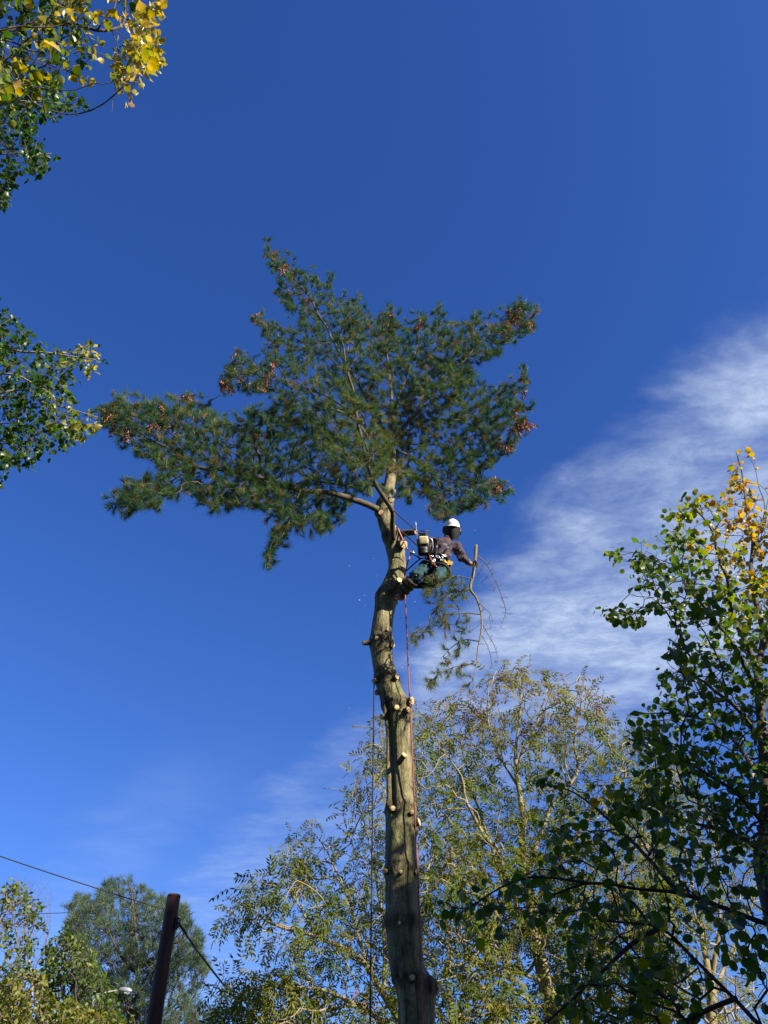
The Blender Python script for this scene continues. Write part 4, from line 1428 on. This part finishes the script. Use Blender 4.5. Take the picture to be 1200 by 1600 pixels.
def climber():
    root = empty('person', J['pelvis'], 'person in white helmet and mauve sweater braced against the pine trunk, holding a cut branch', 'person')
    # head frame: face down towards the viewer, tilted
    up = nrm(np.array([.10, -.50, .86]))
    fw = nrm(np.array([.05, -.86, -.50]))
    fw = nrm(fw - up * np.dot(fw, up))
    rt = np.cross(fw, up)
    H = lambda x, y, z: J['head'] + rt * x + fw * y + up * z
    V = {'pelvis': (J['pelvis'], .12), 'belly': (J['belly'], .115), 'chest': (J['chest'], .13), 'neck': (J['neck'], .062),
         'jaw': (H(0, .03, -.07), .062), 'skull': (H(0, 0, .02), .088), 'crown': (H(0, -.01, .08), .065), 'nose': (H(0, .115, -.015), .014), 'chin': (H(0, .085, -.095), .026),
         'ear_a': (H(.085, 0, -.01), .014), 'ear_b': (H(-.085, 0, -.01), .014)}
    E = [('pelvis', 'belly'), ('belly', 'chest'), ('chest', 'neck'), ('neck', 'jaw'), ('jaw', 'skull'), ('skull', 'crown'), ('skull', 'nose'), ('jaw', 'chin'), ('skull', 'ear_a'), ('skull', 'ear_b')]
    for s in 'rl':
        V.update({s + 's': (J[s + 's'], .062), s + 'e': (J[s + 'e'], .042), s + 'w': (J[s + 'w'], .03),
                  s + 'h': (J[s + 'h'], .085), s + 'k': (J[s + 'k'], .058), s + 'a': (J[s + 'a'], .042), s + 't': (mix_(s + 'heel', s + 'toe', .8), .03)})
        E += [('chest', s + 's'), (s + 's', s + 'e'), (s + 'e', s + 'w'), ('pelvis', s + 'h'), (s + 'h', s + 'k'), (s + 'k', s + 'a'), (s + 'a', s + 't')]
    # hands: palm and five fingers closing round what they hold
    hands = {}
    for s, grip, ax in (('l', P(741.5, 882, 9.22), nrm(P(744, 855, 9.22) - P(740, 900, 9.22))), ('r', P(664, 836.5, 9.12), np.array([1.0, 0, 0.1]))):
        w = J[s + 'w']
        d = nrm(grip - w)
        side = nrm(np.cross(ax, d))
        palm = w + d * .05 + side * .018
        hv = {'wrist': (w, .030), 'palm': (palm, .034)}
        he = [('wrist', 'palm')]
        for q in range(4):
            o = ax * (.033 - .022 * q)
            ln = (.92, 1.0, .95, .78)[q]
            a = palm + d * .03 + o + side * .012
            b_ = grip + o + side * .024 * 1.0 + d * .012 * ln
            c = grip + o + d * .034 * ln - side * .004
            e = grip + o + d * .012 - side * .028 * ln
            hv.update({f'f{q}a': (a, .0115), f'f{q}b': (b_, .0095), f'f{q}c': (c, .0090), f'f{q}d': (e, .0080)})
            he += [('palm', f'f{q}a'), (f'f{q}a', f'f{q}b'), (f'f{q}b', f'f{q}c'), (f'f{q}c', f'f{q}d')]
        hv.update({'t0': (palm + ax * .028 - side * .014, .0125), 't1': (grip + ax * .040 - side * .026 - d * .006, .0105), 't2': (grip + ax * .036 - side * .026 + d * .022, .009)})
        he += [('palm', 't0'), ('t0', 't1'), ('t1', 't2')]
        hands[s] = (hv, he)
        for k, v in hv.items():
            if k != 'wrist':
                V[s + k] = (v[0], v[1] * .86)
        E += [((s + 'w') if a == 'wrist' else s + a, s + b_) for a, b_ in he]
    body = skinned('body', V, E, M['skin'], root, 0, 1)
    # clothes
    sw = {'hem': (mix_('pelvis', 'belly', .25), (.155, .125)), 'belly': (J['belly'], (.155, .125)), 'chest': (J['chest'], (.165, .135)), 'yoke': (mix_('chest', 'neck', .6), (.12, .105)), 'collar': (mix_('neck', 'head', .12), .073)}
    se = [('hem', 'belly'), ('belly', 'chest'), ('chest', 'yoke'), ('yoke', 'collar')]
    for s in 'rl':
        sw.update({s + 's': (J[s + 's'], .090), s + 'm': (mix_(s + 's', s + 'e', .5), .068), s + 'e': (J[s + 'e'], .058), s + 'f': (mix_(s + 'e', s + 'w', .5), .050), s + 'w': (mix_(s + 'e', s + 'w', .93), .040)})
        se += [('chest', s + 's'), (s + 's', s + 'm'), (s + 'm', s + 'e'), (s + 'e', s + 'f'), (s + 'f', s + 'w')]

    def creases(amp, sc):
        def f(co):
            out = co.copy()
            for i, p in enumerate(co):
                v = Vector(p)
                out[i] += np.array([noise.noise(v * sc), noise.noise(v * sc + Vector((7, 0, 0))), noise.noise(v * sc * 1.6 + Vector((0, 9, 0)))]) * amp
                out[i] += np.array([noise.noise(v * sc * 2.4), -abs(noise.noise(v * sc * 2.4 + Vector((3, 0, 0)))), noise.noise(v * sc * 2.9)]) * amp * .7
            return out
        return f
    sweater = skinned('sweater', sw, se, M['sweater'], root, 1, 3, post=creases(.024, 12))
    for s in 'rl':
        skinned('sleeve_end', {'a': (mix_(s + 'e', s + 'w', .35), .0525), 'b': (mix_(s + 'e', s + 'w', .7), .0475), 'c': (mix_(s + 'e', s + 'w', .99), .040)}, [('a', 'b'), ('b', 'c')], M['sleeve'], sweater, 0, 1, post=creases(.008, 16))
    # small white print on the chest
    c0_, ux, uz = P(695.5, 851.5, 9.245), np.array([1.0, 0, -.25]), np.array([.1, -.5, .85])
    MB().add([c0_ + ux * a * .030 + uz * b * .015 + np.array([0, -.012, 0]) for a, b in ((-1, -.6), (1, -1), (.8, .8), (-.7, 1))], [[0, 1, 2, 3]]).build('chest_print', M['white_cloth'], sweater)
    tr_ = {'waist': (mix_('pelvis', 'belly', .3), (.145, .115)), 'pelvis': (J['pelvis'], (.150, .13))}
    te = [('waist', 'pelvis')]
    for s in 'rl':
        tr_.update({s + 'h': (J[s + 'h'], .118), s + 'm': (mix_(s + 'h', s + 'k', .5), .096), s + 'k': (J[s + 'k'], .082), s + 'c': (mix_(s + 'k', s + 'a', .3), .080)})
        te += [('pelvis', s + 'h'), (s + 'h', s + 'm'), (s + 'm', s + 'k'), (s + 'k', s + 'c')]
    trousers = skinned('trousers', tr_, te, M['teal'], root, 1, 3, post=creases(.026, 11))
    for s, m in (('r', M['olive']), ('l', M['black'])):
        skinned('gaiter', {'a': (mix_(s + 'k', s + 'a', .12), .090), 'b': (mix_(s + 'k', s + 'a', .45), .090), 'c': (mix_(s + 'k', s + 'a', .8), .075), 'd': (J[s + 'a'], .064)}, [('a', 'b'), ('b', 'c'), ('c', 'd')], m, root, 0, 2, post=creases(.014, 14))
        for t in (.3, .55, .8):
            cpt = mix_(s + 'k', s + 'a', t)
            ring_(cpt, nrm(J[s + 'a'] - J[s + 'k']), .092 - .018 * t, .011, M['black'], root, 'gaiter_strap')
    for s, m in (('r', M['brown_leather']), ('l', M['black'])):
        bt = skinned('boot', {'top': (mix_(s + 'k', s + 'a', .82), .066), 'ank': (J[s + 'a'], .062), 'heel': (J[s + 'heel'], .050), 'mid': (mix_(s + 'heel', s + 'toe', .5), .052), 'toe': (J[s + 'toe'], .042)},
                     [('top', 'ank'), ('ank', 'heel'), ('heel', 'mid'), ('ank', 'mid'), ('mid', 'toe')], m, root, 1, 2)
        # climbing spike along the inside of the boot, its gaff set into the bark
        a, h = J[s + 'a'], J[s + 'heel']
        tip = mix_(s + 'heel', s + 'toe', .45) + np.array([-.02, .07, -.05])
        MB().tube([mix_(s + 'k', s + 'a', .6) + [-.06, .03, 0], a + [-.06, .04, 0], h + [-.05, .05, -.05], tip], [.008, .009, .009, .002], 6).build('spike', M['steel'], bt)
    # gloves
    for s in 'lr':
        hv, he = hands[s]
        hv = {k: (v[0], v[1] * 1.12) for k, v in hv.items()}
        skinned('glove', hv, he, M['glove'] if s == 'l' else M['black'], root, 1, 1)
    # eyes and mouth
    for sx in (-1, 1):
        MB().tube([H(sx * .033, .078, .018), H(sx * .033, .086, .018), H(sx * .033, .090, .018)], [.012, .010, .003], 8).build('eye', M['white_cloth'], root)
    MB().tube([H(-.025, .088, -.055), H(0, .096, -.057), H(.025, .088, -.055)], [.003, .006, .003], 6).build('mouth', M['glove'], root)
    # helmet: shell with crown ridge, rim and short peak
    mb = MB()
    nu, nv = 36, 12
    Vh = []
    for j in range(nv + 1):
        ph = j / nv * math.pi / 2
        for i in range(nu):
            a = 2 * math.pi * i / nu
            x, y, z = .108 * math.cos(a) * math.cos(ph) ** .8, .132 * math.sin(a) * math.cos(ph) ** .8, .125 * math.sin(ph)
            z += .008 * math.exp(-(x / .018) ** 2) * math.sin(ph)
            if j == 0:
                x, y = x * 1.07, y * 1.07 + max(0, math.sin(a)) ** 3 * .035
            Vh.append(H(x, y - .005, z + .040))
    k = np.arange(nu)
    k2 = (k + 1) % nu
    rows_ = np.arange(nv)[:, None] * nu
    F = np.stack([rows_ + k, rows_ + k2, rows_ + nu + k2, rows_ + nu + k], -1).reshape(-1, 4)
    mb.add(np.array(Vh), F)
    helmet = mb.build('helmet', M['helmet'], root)
    rim = [H(.1156 * math.cos(a), .1412 * math.sin(a) - .005 + max(0, math.sin(a)) ** 3 * .035, .038) for a in np.linspace(0, 2 * np.pi, 37)]
    MB().tube(rim, .006, 6, False).build('rim', M['black_plastic'], helmet)
    for sx in (-1, 1):   # vent slots
        MB().tube([H(sx * .058, .07, .133), H(sx * .066, .03, .144), H(sx * .066, -.02, .146)], [.003, .007, .003], 6).build('vent', M['black_plastic'], helmet)
        MB().tube([H(sx * .075, .0, -.01), H(sx * .095, .0, -.01), H(sx * .128, .0, -.012), H(sx * .135, 0, -.012)], [.040, .048, .042, .02], 14).build('ear_defender', M['black_plastic'], helmet)
        MB().tube([H(sx * .125, 0, 0), H(sx * .122, 0, .05)], .007, 6).build('ear_arm', M['black_plastic'], helmet)
    # mesh visor curving round the face
    Vv, nu, nv = [], 18, 8
    for j in range(nv + 1):
        for i in range(nu + 1):
            a = math.pi * (.05 + .90 * i / nu)
            t = j / nv
            Vv.append(H((.118 - .012 * t) * math.cos(a), (.140 + .01 * math.sin(t * 3)) * math.sin(a) + .012, .040 - .185 * t))
    Fv = [[j * (nu + 1) + i, j * (nu + 1) + i + 1, (j + 1) * (nu + 1) + i + 1, (j + 1) * (nu + 1) + i] for j in range(nv) for i in range(nu)]
    MB().add(np.array(Vv), Fv).build('visor', M['visor'], helmet)
    MB().add(np.array(Vv), Fv)
    # harness
    cx = mix_('pelvis', 'belly', .35)
    axis = nrm(J['chest'] - J['pelvis'])
    belt = ring_(cx, axis, .158, .030, M['black'], root, 'harness_belt', flat=.82)
    ring_(cx + axis * .012, axis, .163, .010, M['olive'], belt, 'belt_trim', flat=.82)
    for s in 'rl':
        ring_(mix_(s + 'h', s + 'k', .35), nrm(J[s + 'k'] - J[s + 'h']), .118, .020, M['black'], root, 'leg_loop')
    for px, py, m, r in ((693, 876, M['gold'], .030), (696, 878, M['gold'], .026), (690, 873, M['steel'], .030), (699, 882, M['gold'], .030), (684, 870, M['steel'], .026), (675, 869, M['steel'], .026), (678, 876, M['steel'], .024), (694, 868, M['steel'], .022), (687, 884, M['steel'], .03)):
        c = P(px, py, 9.20)
        ring_(c, nrm(np.array([rng.normal(0, .4), -.8, rng.normal(.3, .3)])), r, .0075, m, root, 'karabiner', flat=.6, sides=6, lift=True)
    # chest straps with buckles
    for a_, b_ in (((684, 845, 9.30), (681, 868, 9.20)), ((707, 848, 9.24), (692, 868, 9.20))):
        pa, pb = P(*a_), P(*b_)
        st = MB().tube(spline(np.array([pa + [0, .06, .03], pa, (pa + pb) / 2 + [0, -.03, -.01], pb]), .04), .012, 8).build('chest_strap', M['black'], root)
        MB().box((pa + pb) / 2 + [0, -.043, -.012], (.03, .012, .03)).build('buckle', M['steel'], st, False)
    # folding saw sheath and pouch on the hip, slings crossing the thigh
    MB().box(P(703, 880, 9.20), (.07, .03, .06), Matrix.Rotation(.5, 3, 'Y')).build('wedge_pouch', M['gold'], root, False)
    MB().tube([P(700, 872, 9.26), P(703, 890, 9.22), P(704, 905, 9.2)], [.022, .026, .012], 8).build('saw_sheath', M['black'], root)
    MB().tube([P(671, 868, 9.22), P(676, 880, 9.16), P(690, 893, 9.14), P(697, 893, 9.2)], .011, 8).build('sling', M['rope_red'], root)
    MB().tube([P(680, 880, 9.2), P(684, 886, 9.17), P(690, 882, 9.18)], .008, 6).build('sling', M['steel'], root)
    return root


def ring_(c, axis, r, th, mat, parent, name, flat=1.0, sides=8, lift=False, n=28):
    axis = nrm(axis)
    u = nrm(np.cross(axis, [0, 1, .1]) if not lift else np.cross(axis, [rng.normal(), 0, rng.normal()]))
    w = np.cross(axis, u)
    a = np.linspace(0, 2 * np.pi, n + 1)
    pts = c + np.cos(a)[:, None] * u * r + np.sin(a)[:, None] * w * r * flat
    return MB().tube(pts, th, sides, False).build(name, mat, parent)


climber()


# ------------------------------------------------------------------ chainsaw in the right hand
def chainsaw():
    o = P(661.5, 851, 9.06)
    X, Z = nrm(np.array([1.0, 0, .06])), nrm(np.array([-.06, -.55, .83]))
    Yv = np.cross(Z, X)
    Q = lambda x, y, z: o + X * x + Yv * y + Z * z
    root = empty('chainsaw', Q(0, 0, -.13), 'black and cream top-handle chainsaw held upright in the climber\'s hand', 'chainsaw')
    R3 = np.stack([X, Yv, Z], -1)

    def rbox(name, c, s, mat, bev=.012, parent=root):
        hx, hy, hz = np.array(s) / 2
        V, F = [], []
        for z, k in ((-hz, .82), (-hz + bev, 1), (hz - bev, 1), (hz, .82)):
            for a in np.linspace(0, 2 * np.pi, 20, endpoint=False) + .157:
                e = 4.5
                V.append(Q(*(np.array(c) + [hx * k * np.sign(np.cos(a)) * abs(np.cos(a)) ** (2 / e), hy * k * np.sign(np.sin(a)) * abs(np.sin(a)) ** (2 / e), z])))
        for j in range(3):
            for i in range(20):
                F.append([j * 20 + i, j * 20 + (i + 1) % 20, (j + 1) * 20 + (i + 1) % 20, (j + 1) * 20 + i])
        V += [Q(*(np.array(c) + [0, 0, -hz])), Q(*(np.array(c) + [0, 0, hz]))]
        F = to_tris(F)
        i = np.arange(20)
        F = np.vstack([F, np.stack([(i + 1) % 20, i, np.full(20, 80)], -1), np.stack([60 + i, 60 + (i + 1) % 20, np.full(20, 81)], -1)])
        return MB().add(np.array(V), F).build(name, mat, parent)
    body = rbox('engine_housing', (0, 0, -.035), (.165, .13, .235), M['black_plastic'])
    rbox('air_filter_cover', (.0, -.062, .055), (.125, .03, .105), M['cream'], parent=body)
    rbox('starter_cover', (.0, -.064, -.075), (.12, .02, .09), M['black'], parent=body)
    for q in range(4):
        MB().tube([Q(-.045, -.077, -.105 + q * .02), Q(.045, -.077, -.105 + q * .02)], .003, 5).build('cooling_slot', M['grey_metal'], body)
    MB().tube(spline(np.array([Q(-.05, 0, .08), Q(-.045, 0, .125), Q(0, 0, .14), Q(.05, 0, .125), Q(.055, 0, .08)]), .02), .013, 8).build('top_handle', M['black_plastic'], root)
    MB().tube(spline(np.array([Q(.08, -.03, .09), Q(.115, -.05, .05), Q(.115, -.05, -.06), Q(.08, -.03, -.12)]), .02), .011, 8).build('side_handle', M['grey_metal'], root)
    g = MB()
    for z in (.148, .182):
        g.tube([Q(-.045, -.03, z), Q(.085, -.03, z)], .007, 6)
    for x in (-.045, .02, .085):
        g.tube([Q(x, -.03, .14), Q(x, -.03, .184)], .006, 6)
    g.build('hand_guard', M['black_plastic'], root)
    b = MB().add([Q(-.088, y, z) for y, z in ((-.03, .0), (.03, .0), (.035, .05), (.035, .26), (.02, .30), (0, .31), (-.02, .30), (-.035, .26), (-.035, .05))] +
                 [Q(-.083, y, z) for y, z in ((-.03, .0), (.03, .0), (.035, .05), (.035, .26), (.02, .30), (0, .31), (-.02, .30), (-.035, .26), (-.035, .05))],
                 [[0, i, i + 1] for i in range(1, 8)] + [[9, 9 + i + 1, 9 + i] for i in range(1, 8)] + [f for i in range(9) for f in ([i, 9 + i, (i + 1) % 9], [(i + 1) % 9, 9 + i, 9 + (i + 1) % 9])])
    bar = b.build('guide_bar', M['steel'], root, False)
    ch = [Q(-.0855, y * 1.1, z) for y, z in ((-.035, .0), (-.036, .14), (-.036, .26), (-.02, .303), (0, .315), (.02, .303), (.036, .26), (.036, .14), (.035, .0))]
    MB().tube(ch, .0055, 5).build('chain', M['grey_metal'], bar)


chainsaw()


# ------------------------------------------------------------------ the sawn branch in the left hand
def cut_branch():
    BY = 9.22
    root = empty('cut_branch', P(740, 1062, BY), 'freshly sawn pine branch hanging from the climber\'s hand, needles drooping', 'branch')
    stem = trace([(744, 852, BY), (743, 868, BY), (741.5, 882, BY), (739, 900, BY), (735, 920, BY), (745, 936, BY), (752, 960, BY), (752, 985, BY), (747, 1012, BY), (744, 1040, BY), (738, 1062, BY)], .04)
    k1 = int(len(stem) * .36)
    rr = np.interp(np.linspace(0, 1, len(stem)), [0, .33, .4, .7, 1], [.021, .020, .015, .010, .004])
    MB().tube(stem, rr, 12).build('stem', M['stem_bark'], root)
    MB().tube([stem[0] + (stem[0] - stem[1]) * .01, stem[0] + (stem[0] - stem[1]) * .06], [.0205, .019], 12).build('sawn_end', M['cut_wood'], root)
    side = [([(735, 919, BY), (715, 925, BY - .05), (700, 932, BY - .1), (688, 945, BY - .1), (676, 958, BY - .1)], .012, .004),
            ([(720, 924, BY - .04), (705, 915, BY - .2), (690, 908, BY - .25), (672, 915, BY - .25)], .007, .003),
            ([(752, 960, BY), (725, 958, BY - .1), (700, 962, BY - .2), (672, 975, BY - .2), (645, 990, BY - .2)], .009, .003),
            ([(741, 884, BY), (718, 888, BY - .05), (705, 890, BY - .08)], .005, .002),
            ([(749, 1002, BY), (725, 1000, BY + .1), (705, 1012, BY + .15), (688, 1030, BY + .2)], .008, .003),
            ([(744, 1038, BY), (720, 1040, BY - .1), (695, 1048, BY - .15), (668, 1068, BY - .2)], .007, .003),
            ([(738, 905, BY), (715, 900, BY - .15), (700, 905, BY - .25), (690, 925, BY - .3)], .008, .003),
            ([(740, 1055, BY), (738, 1075, BY), (732, 1090, BY)], .004, .002)]
    bare = [([(743, 866, BY), (757, 878, BY + .05), (768, 895, BY + .1), (780, 922, BY + .1), (789, 948, BY + .1), (789, 962, BY + .1), (783, 978, BY + .1)], .007, .002),
            ([(742, 872, BY), (752, 890, BY - .1), (764, 905, BY - .1), (775, 920, BY - .1)], .005, .002),
            ([(748, 942, BY), (757, 950, BY - .1), (768, 962, BY - .15), (766, 980, BY - .15)], .005, .002),
            ([(752, 972, BY), (762, 990, BY), (772, 1008, BY), (777, 1028, BY), (772, 1042, BY)], .006, .002),
            ([(751, 990, BY), (762, 1010, BY + .1), (768, 1035, BY + .1), (764, 1050, BY + .1)], .005, .002),
            ([(743, 880, BY), (757, 884, BY + .1), (777, 876, BY + .1)], .004, .002)]
    g = Grow(.05)
    lt = []
    for pts, a, b in side:
        s = trace(pts, .035)
        lt.append(s)
        limb_obj(root, s, a, b, M['limb_bark'], 'side_branch', 8)
        g.limb(s[:max(2, len(s) // 5) + 1], ok=False)
        g.limb(s[max(2, len(s) // 5):], ok=True)
    gb = Grow(.05)
    for pts, a, b in bare:
        s = trace(pts, .035)
        limb_obj(root, s, a, b, M['twig'], 'bare_twig', 6)
        gb.limb(s)
    nodes = gb.pos[:gb.n].copy()
    A = nodes[rng.integers(len(nodes), size=90)] + rng.normal(0, .055, (90, 3)) + np.array([0, 0, -.07])
    gb.grow(A, bf=.1, bend=.5, maxd=.4)
    gb.finish(.0022)
    stuff(gb.twigs(MB(), 4, .006).build('fine_twigs', M['twig'], root))
    polys = [([(668, 902), (700, 896), (725, 905), (732, 925), (720, 950), (690, 965), (672, 955), (660, 930)], 95), ([(640, 992), (655, 975), (690, 960), (735, 958), (745, 990), (705, 1000), (680, 985), (650, 1008), (636, 1005)], 55),
             ([(735, 1000), (700, 1000), (680, 1025), (690, 1042), (730, 1018)], 26), ([(740, 1038), (700, 1036), (660, 1062), (668, 1080), (720, 1055), (735, 1090)], 38)]
    A = np.vstack([attract(pl, n, [l[len(l) // 5:] for l in lt], .07) for pl, n in polys])
    g.grow(A, bf=.25, bend=.4, wob=.1, maxd=.6)
    g.finish(.0024)
    stuff(g.twigs(MB(), 4, .008).build('twigs', M['pine_twig'], root))
    ids = np.repeat(g.leafnodes(2), 1)
    ids = np.concatenate([ids[rng.random(len(ids)) < .4], np.repeat(np.array(g.tips), 2)])
    n = len(ids)
    D = nrm(g.dirn[ids] + rng.normal(0, .35, (n, 3)) + np.array([-.1, 0, -.25]))
    tint = np.clip(rng.normal(.74, .12, n), 0, .88)
    V, F, tn = scatter(tuft_template(15, .12, .0038, 90, (.12, .75)), g.pos[ids], frames(D, rng.normal(size=(n, 3))), rng.uniform(.8, 1.2, n), tint)
    stuff(MB().add(V, F).build('needles', M['needles'], root, True, tn))


cut_branch()


# ------------------------------------------------------------------ ropes
def rope(name, pts, r, mat, label, step=.05):
    s = spline(np.array(pts), step)
    return tag(MB().tube(s, r, 8).build(name, mat), label, 'rope', 'ropes on the pine')


hp = P(633, 931, 9.34)
low = P(655, 1420, 9.34)
rope('climbing_rope', [P(634, 890, 9.28), P(632, 905, 9.30), hp] + [np.array([hp[0] + (low[0] - hp[0]) * t, 9.34 + .02 * math.sin(t * 9), hp[2] + (low[2] - hp[2]) * t]) for t in np.linspace(.15, 1, 8)] + [np.array([low[0], 9.30, 1.2]), np.array([low[0], 9.28, .02])], .008, M['rope_red'],
     'red-orange rope hanging from the climber down the right of the trunk', .12)
hb = P(584.5, 1066, 9.50)
rope('hanging_rope', [P(590, 1064, 9.46), hb, hb + [0, 0, -.1], np.array([hb[0] - .01, 9.5, 3.5]), np.array([hb[0] - .01, 9.5, .02])], .0085, M['rope_dark'], 'dark blue rope hanging straight down left of the trunk', .2)
rope('lanyard', [P(615, 798, 9.06), P(632, 813, 9.12), P(650, 829, 9.22), P(666, 846, 9.30)], .0075, M['rope_dark'], 'thin dark line from the limb above down to the climber\'s shoulder')
rope('lanyard', [P(619, 824, 9.50), P(636, 838, 9.35), P(652, 853, 9.22), P(666, 872, 9.22)], .010, M['rope_dark'], 'black strap from the trunk behind the chainsaw to the climber\'s belt')
rope('friction_cord', [P(622, 826, 9.44), P(629, 842, 9.34), P(637, 858, 9.28), P(642, 864, 9.26), P(637, 878, 9.27), P(633.5, 893, 9.30)], .0095, M['rope_pink'], 'pink rope looped round the trunk beside the sawn stub')
rope('friction_cord', [P(633.5, 893, 9.30), P(645, 883, 9.24), P(657, 873, 9.22), P(666, 872, 9.22)], .009, M['rope_dark'], 'dark cord running up from the pink rope to the climber\'s belt')
rope('friction_cord', [P(641, 863, 9.25), P(648, 867, 9.23), P(657, 873, 9.22)], .011, M['rope_dark'], 'short black bridge between rope clip and climber\'s belt')
kb = empty('rope_clip', P(643, 862, 9.25), 'steel clip joining the pink rope and the black bridge', 'clip')
ring_(P(643, 862, 9.25), np.array([.2, -.9, .4]), .035, .010, M['steel'], kb, 'frame', flat=.6)
MB().tube([P(645, 858, 9.25), P(646, 866, 9.25)], .009, 6).build('gate', M['grey_metal'], kb)

# ------------------------------------------------------------------ flying sawdust
nS = 170
q = np.concatenate([rng.normal((630, 1010), (34, 80), (110, 2)), rng.uniform((540, 860), (690, 1130), (60, 2))])
pos = Pn(q[:, 0], q[:, 1], rng.uniform(8.9, 9.9, nS))
V, F, _ = scatter(leaf_template(.5, .1, .2, .05, 99), pos, frames(rng.normal(size=(nS, 3)), rng.normal(size=(nS, 3))), rng.uniform(.006, .018, nS), np.zeros(nS))
sd = stuff(MB().add(V, F).build('sawdust', M['cut_wood']))
tag(sd, 'pale sawdust chips drifting in the air beside the trunk', 'sawdust')
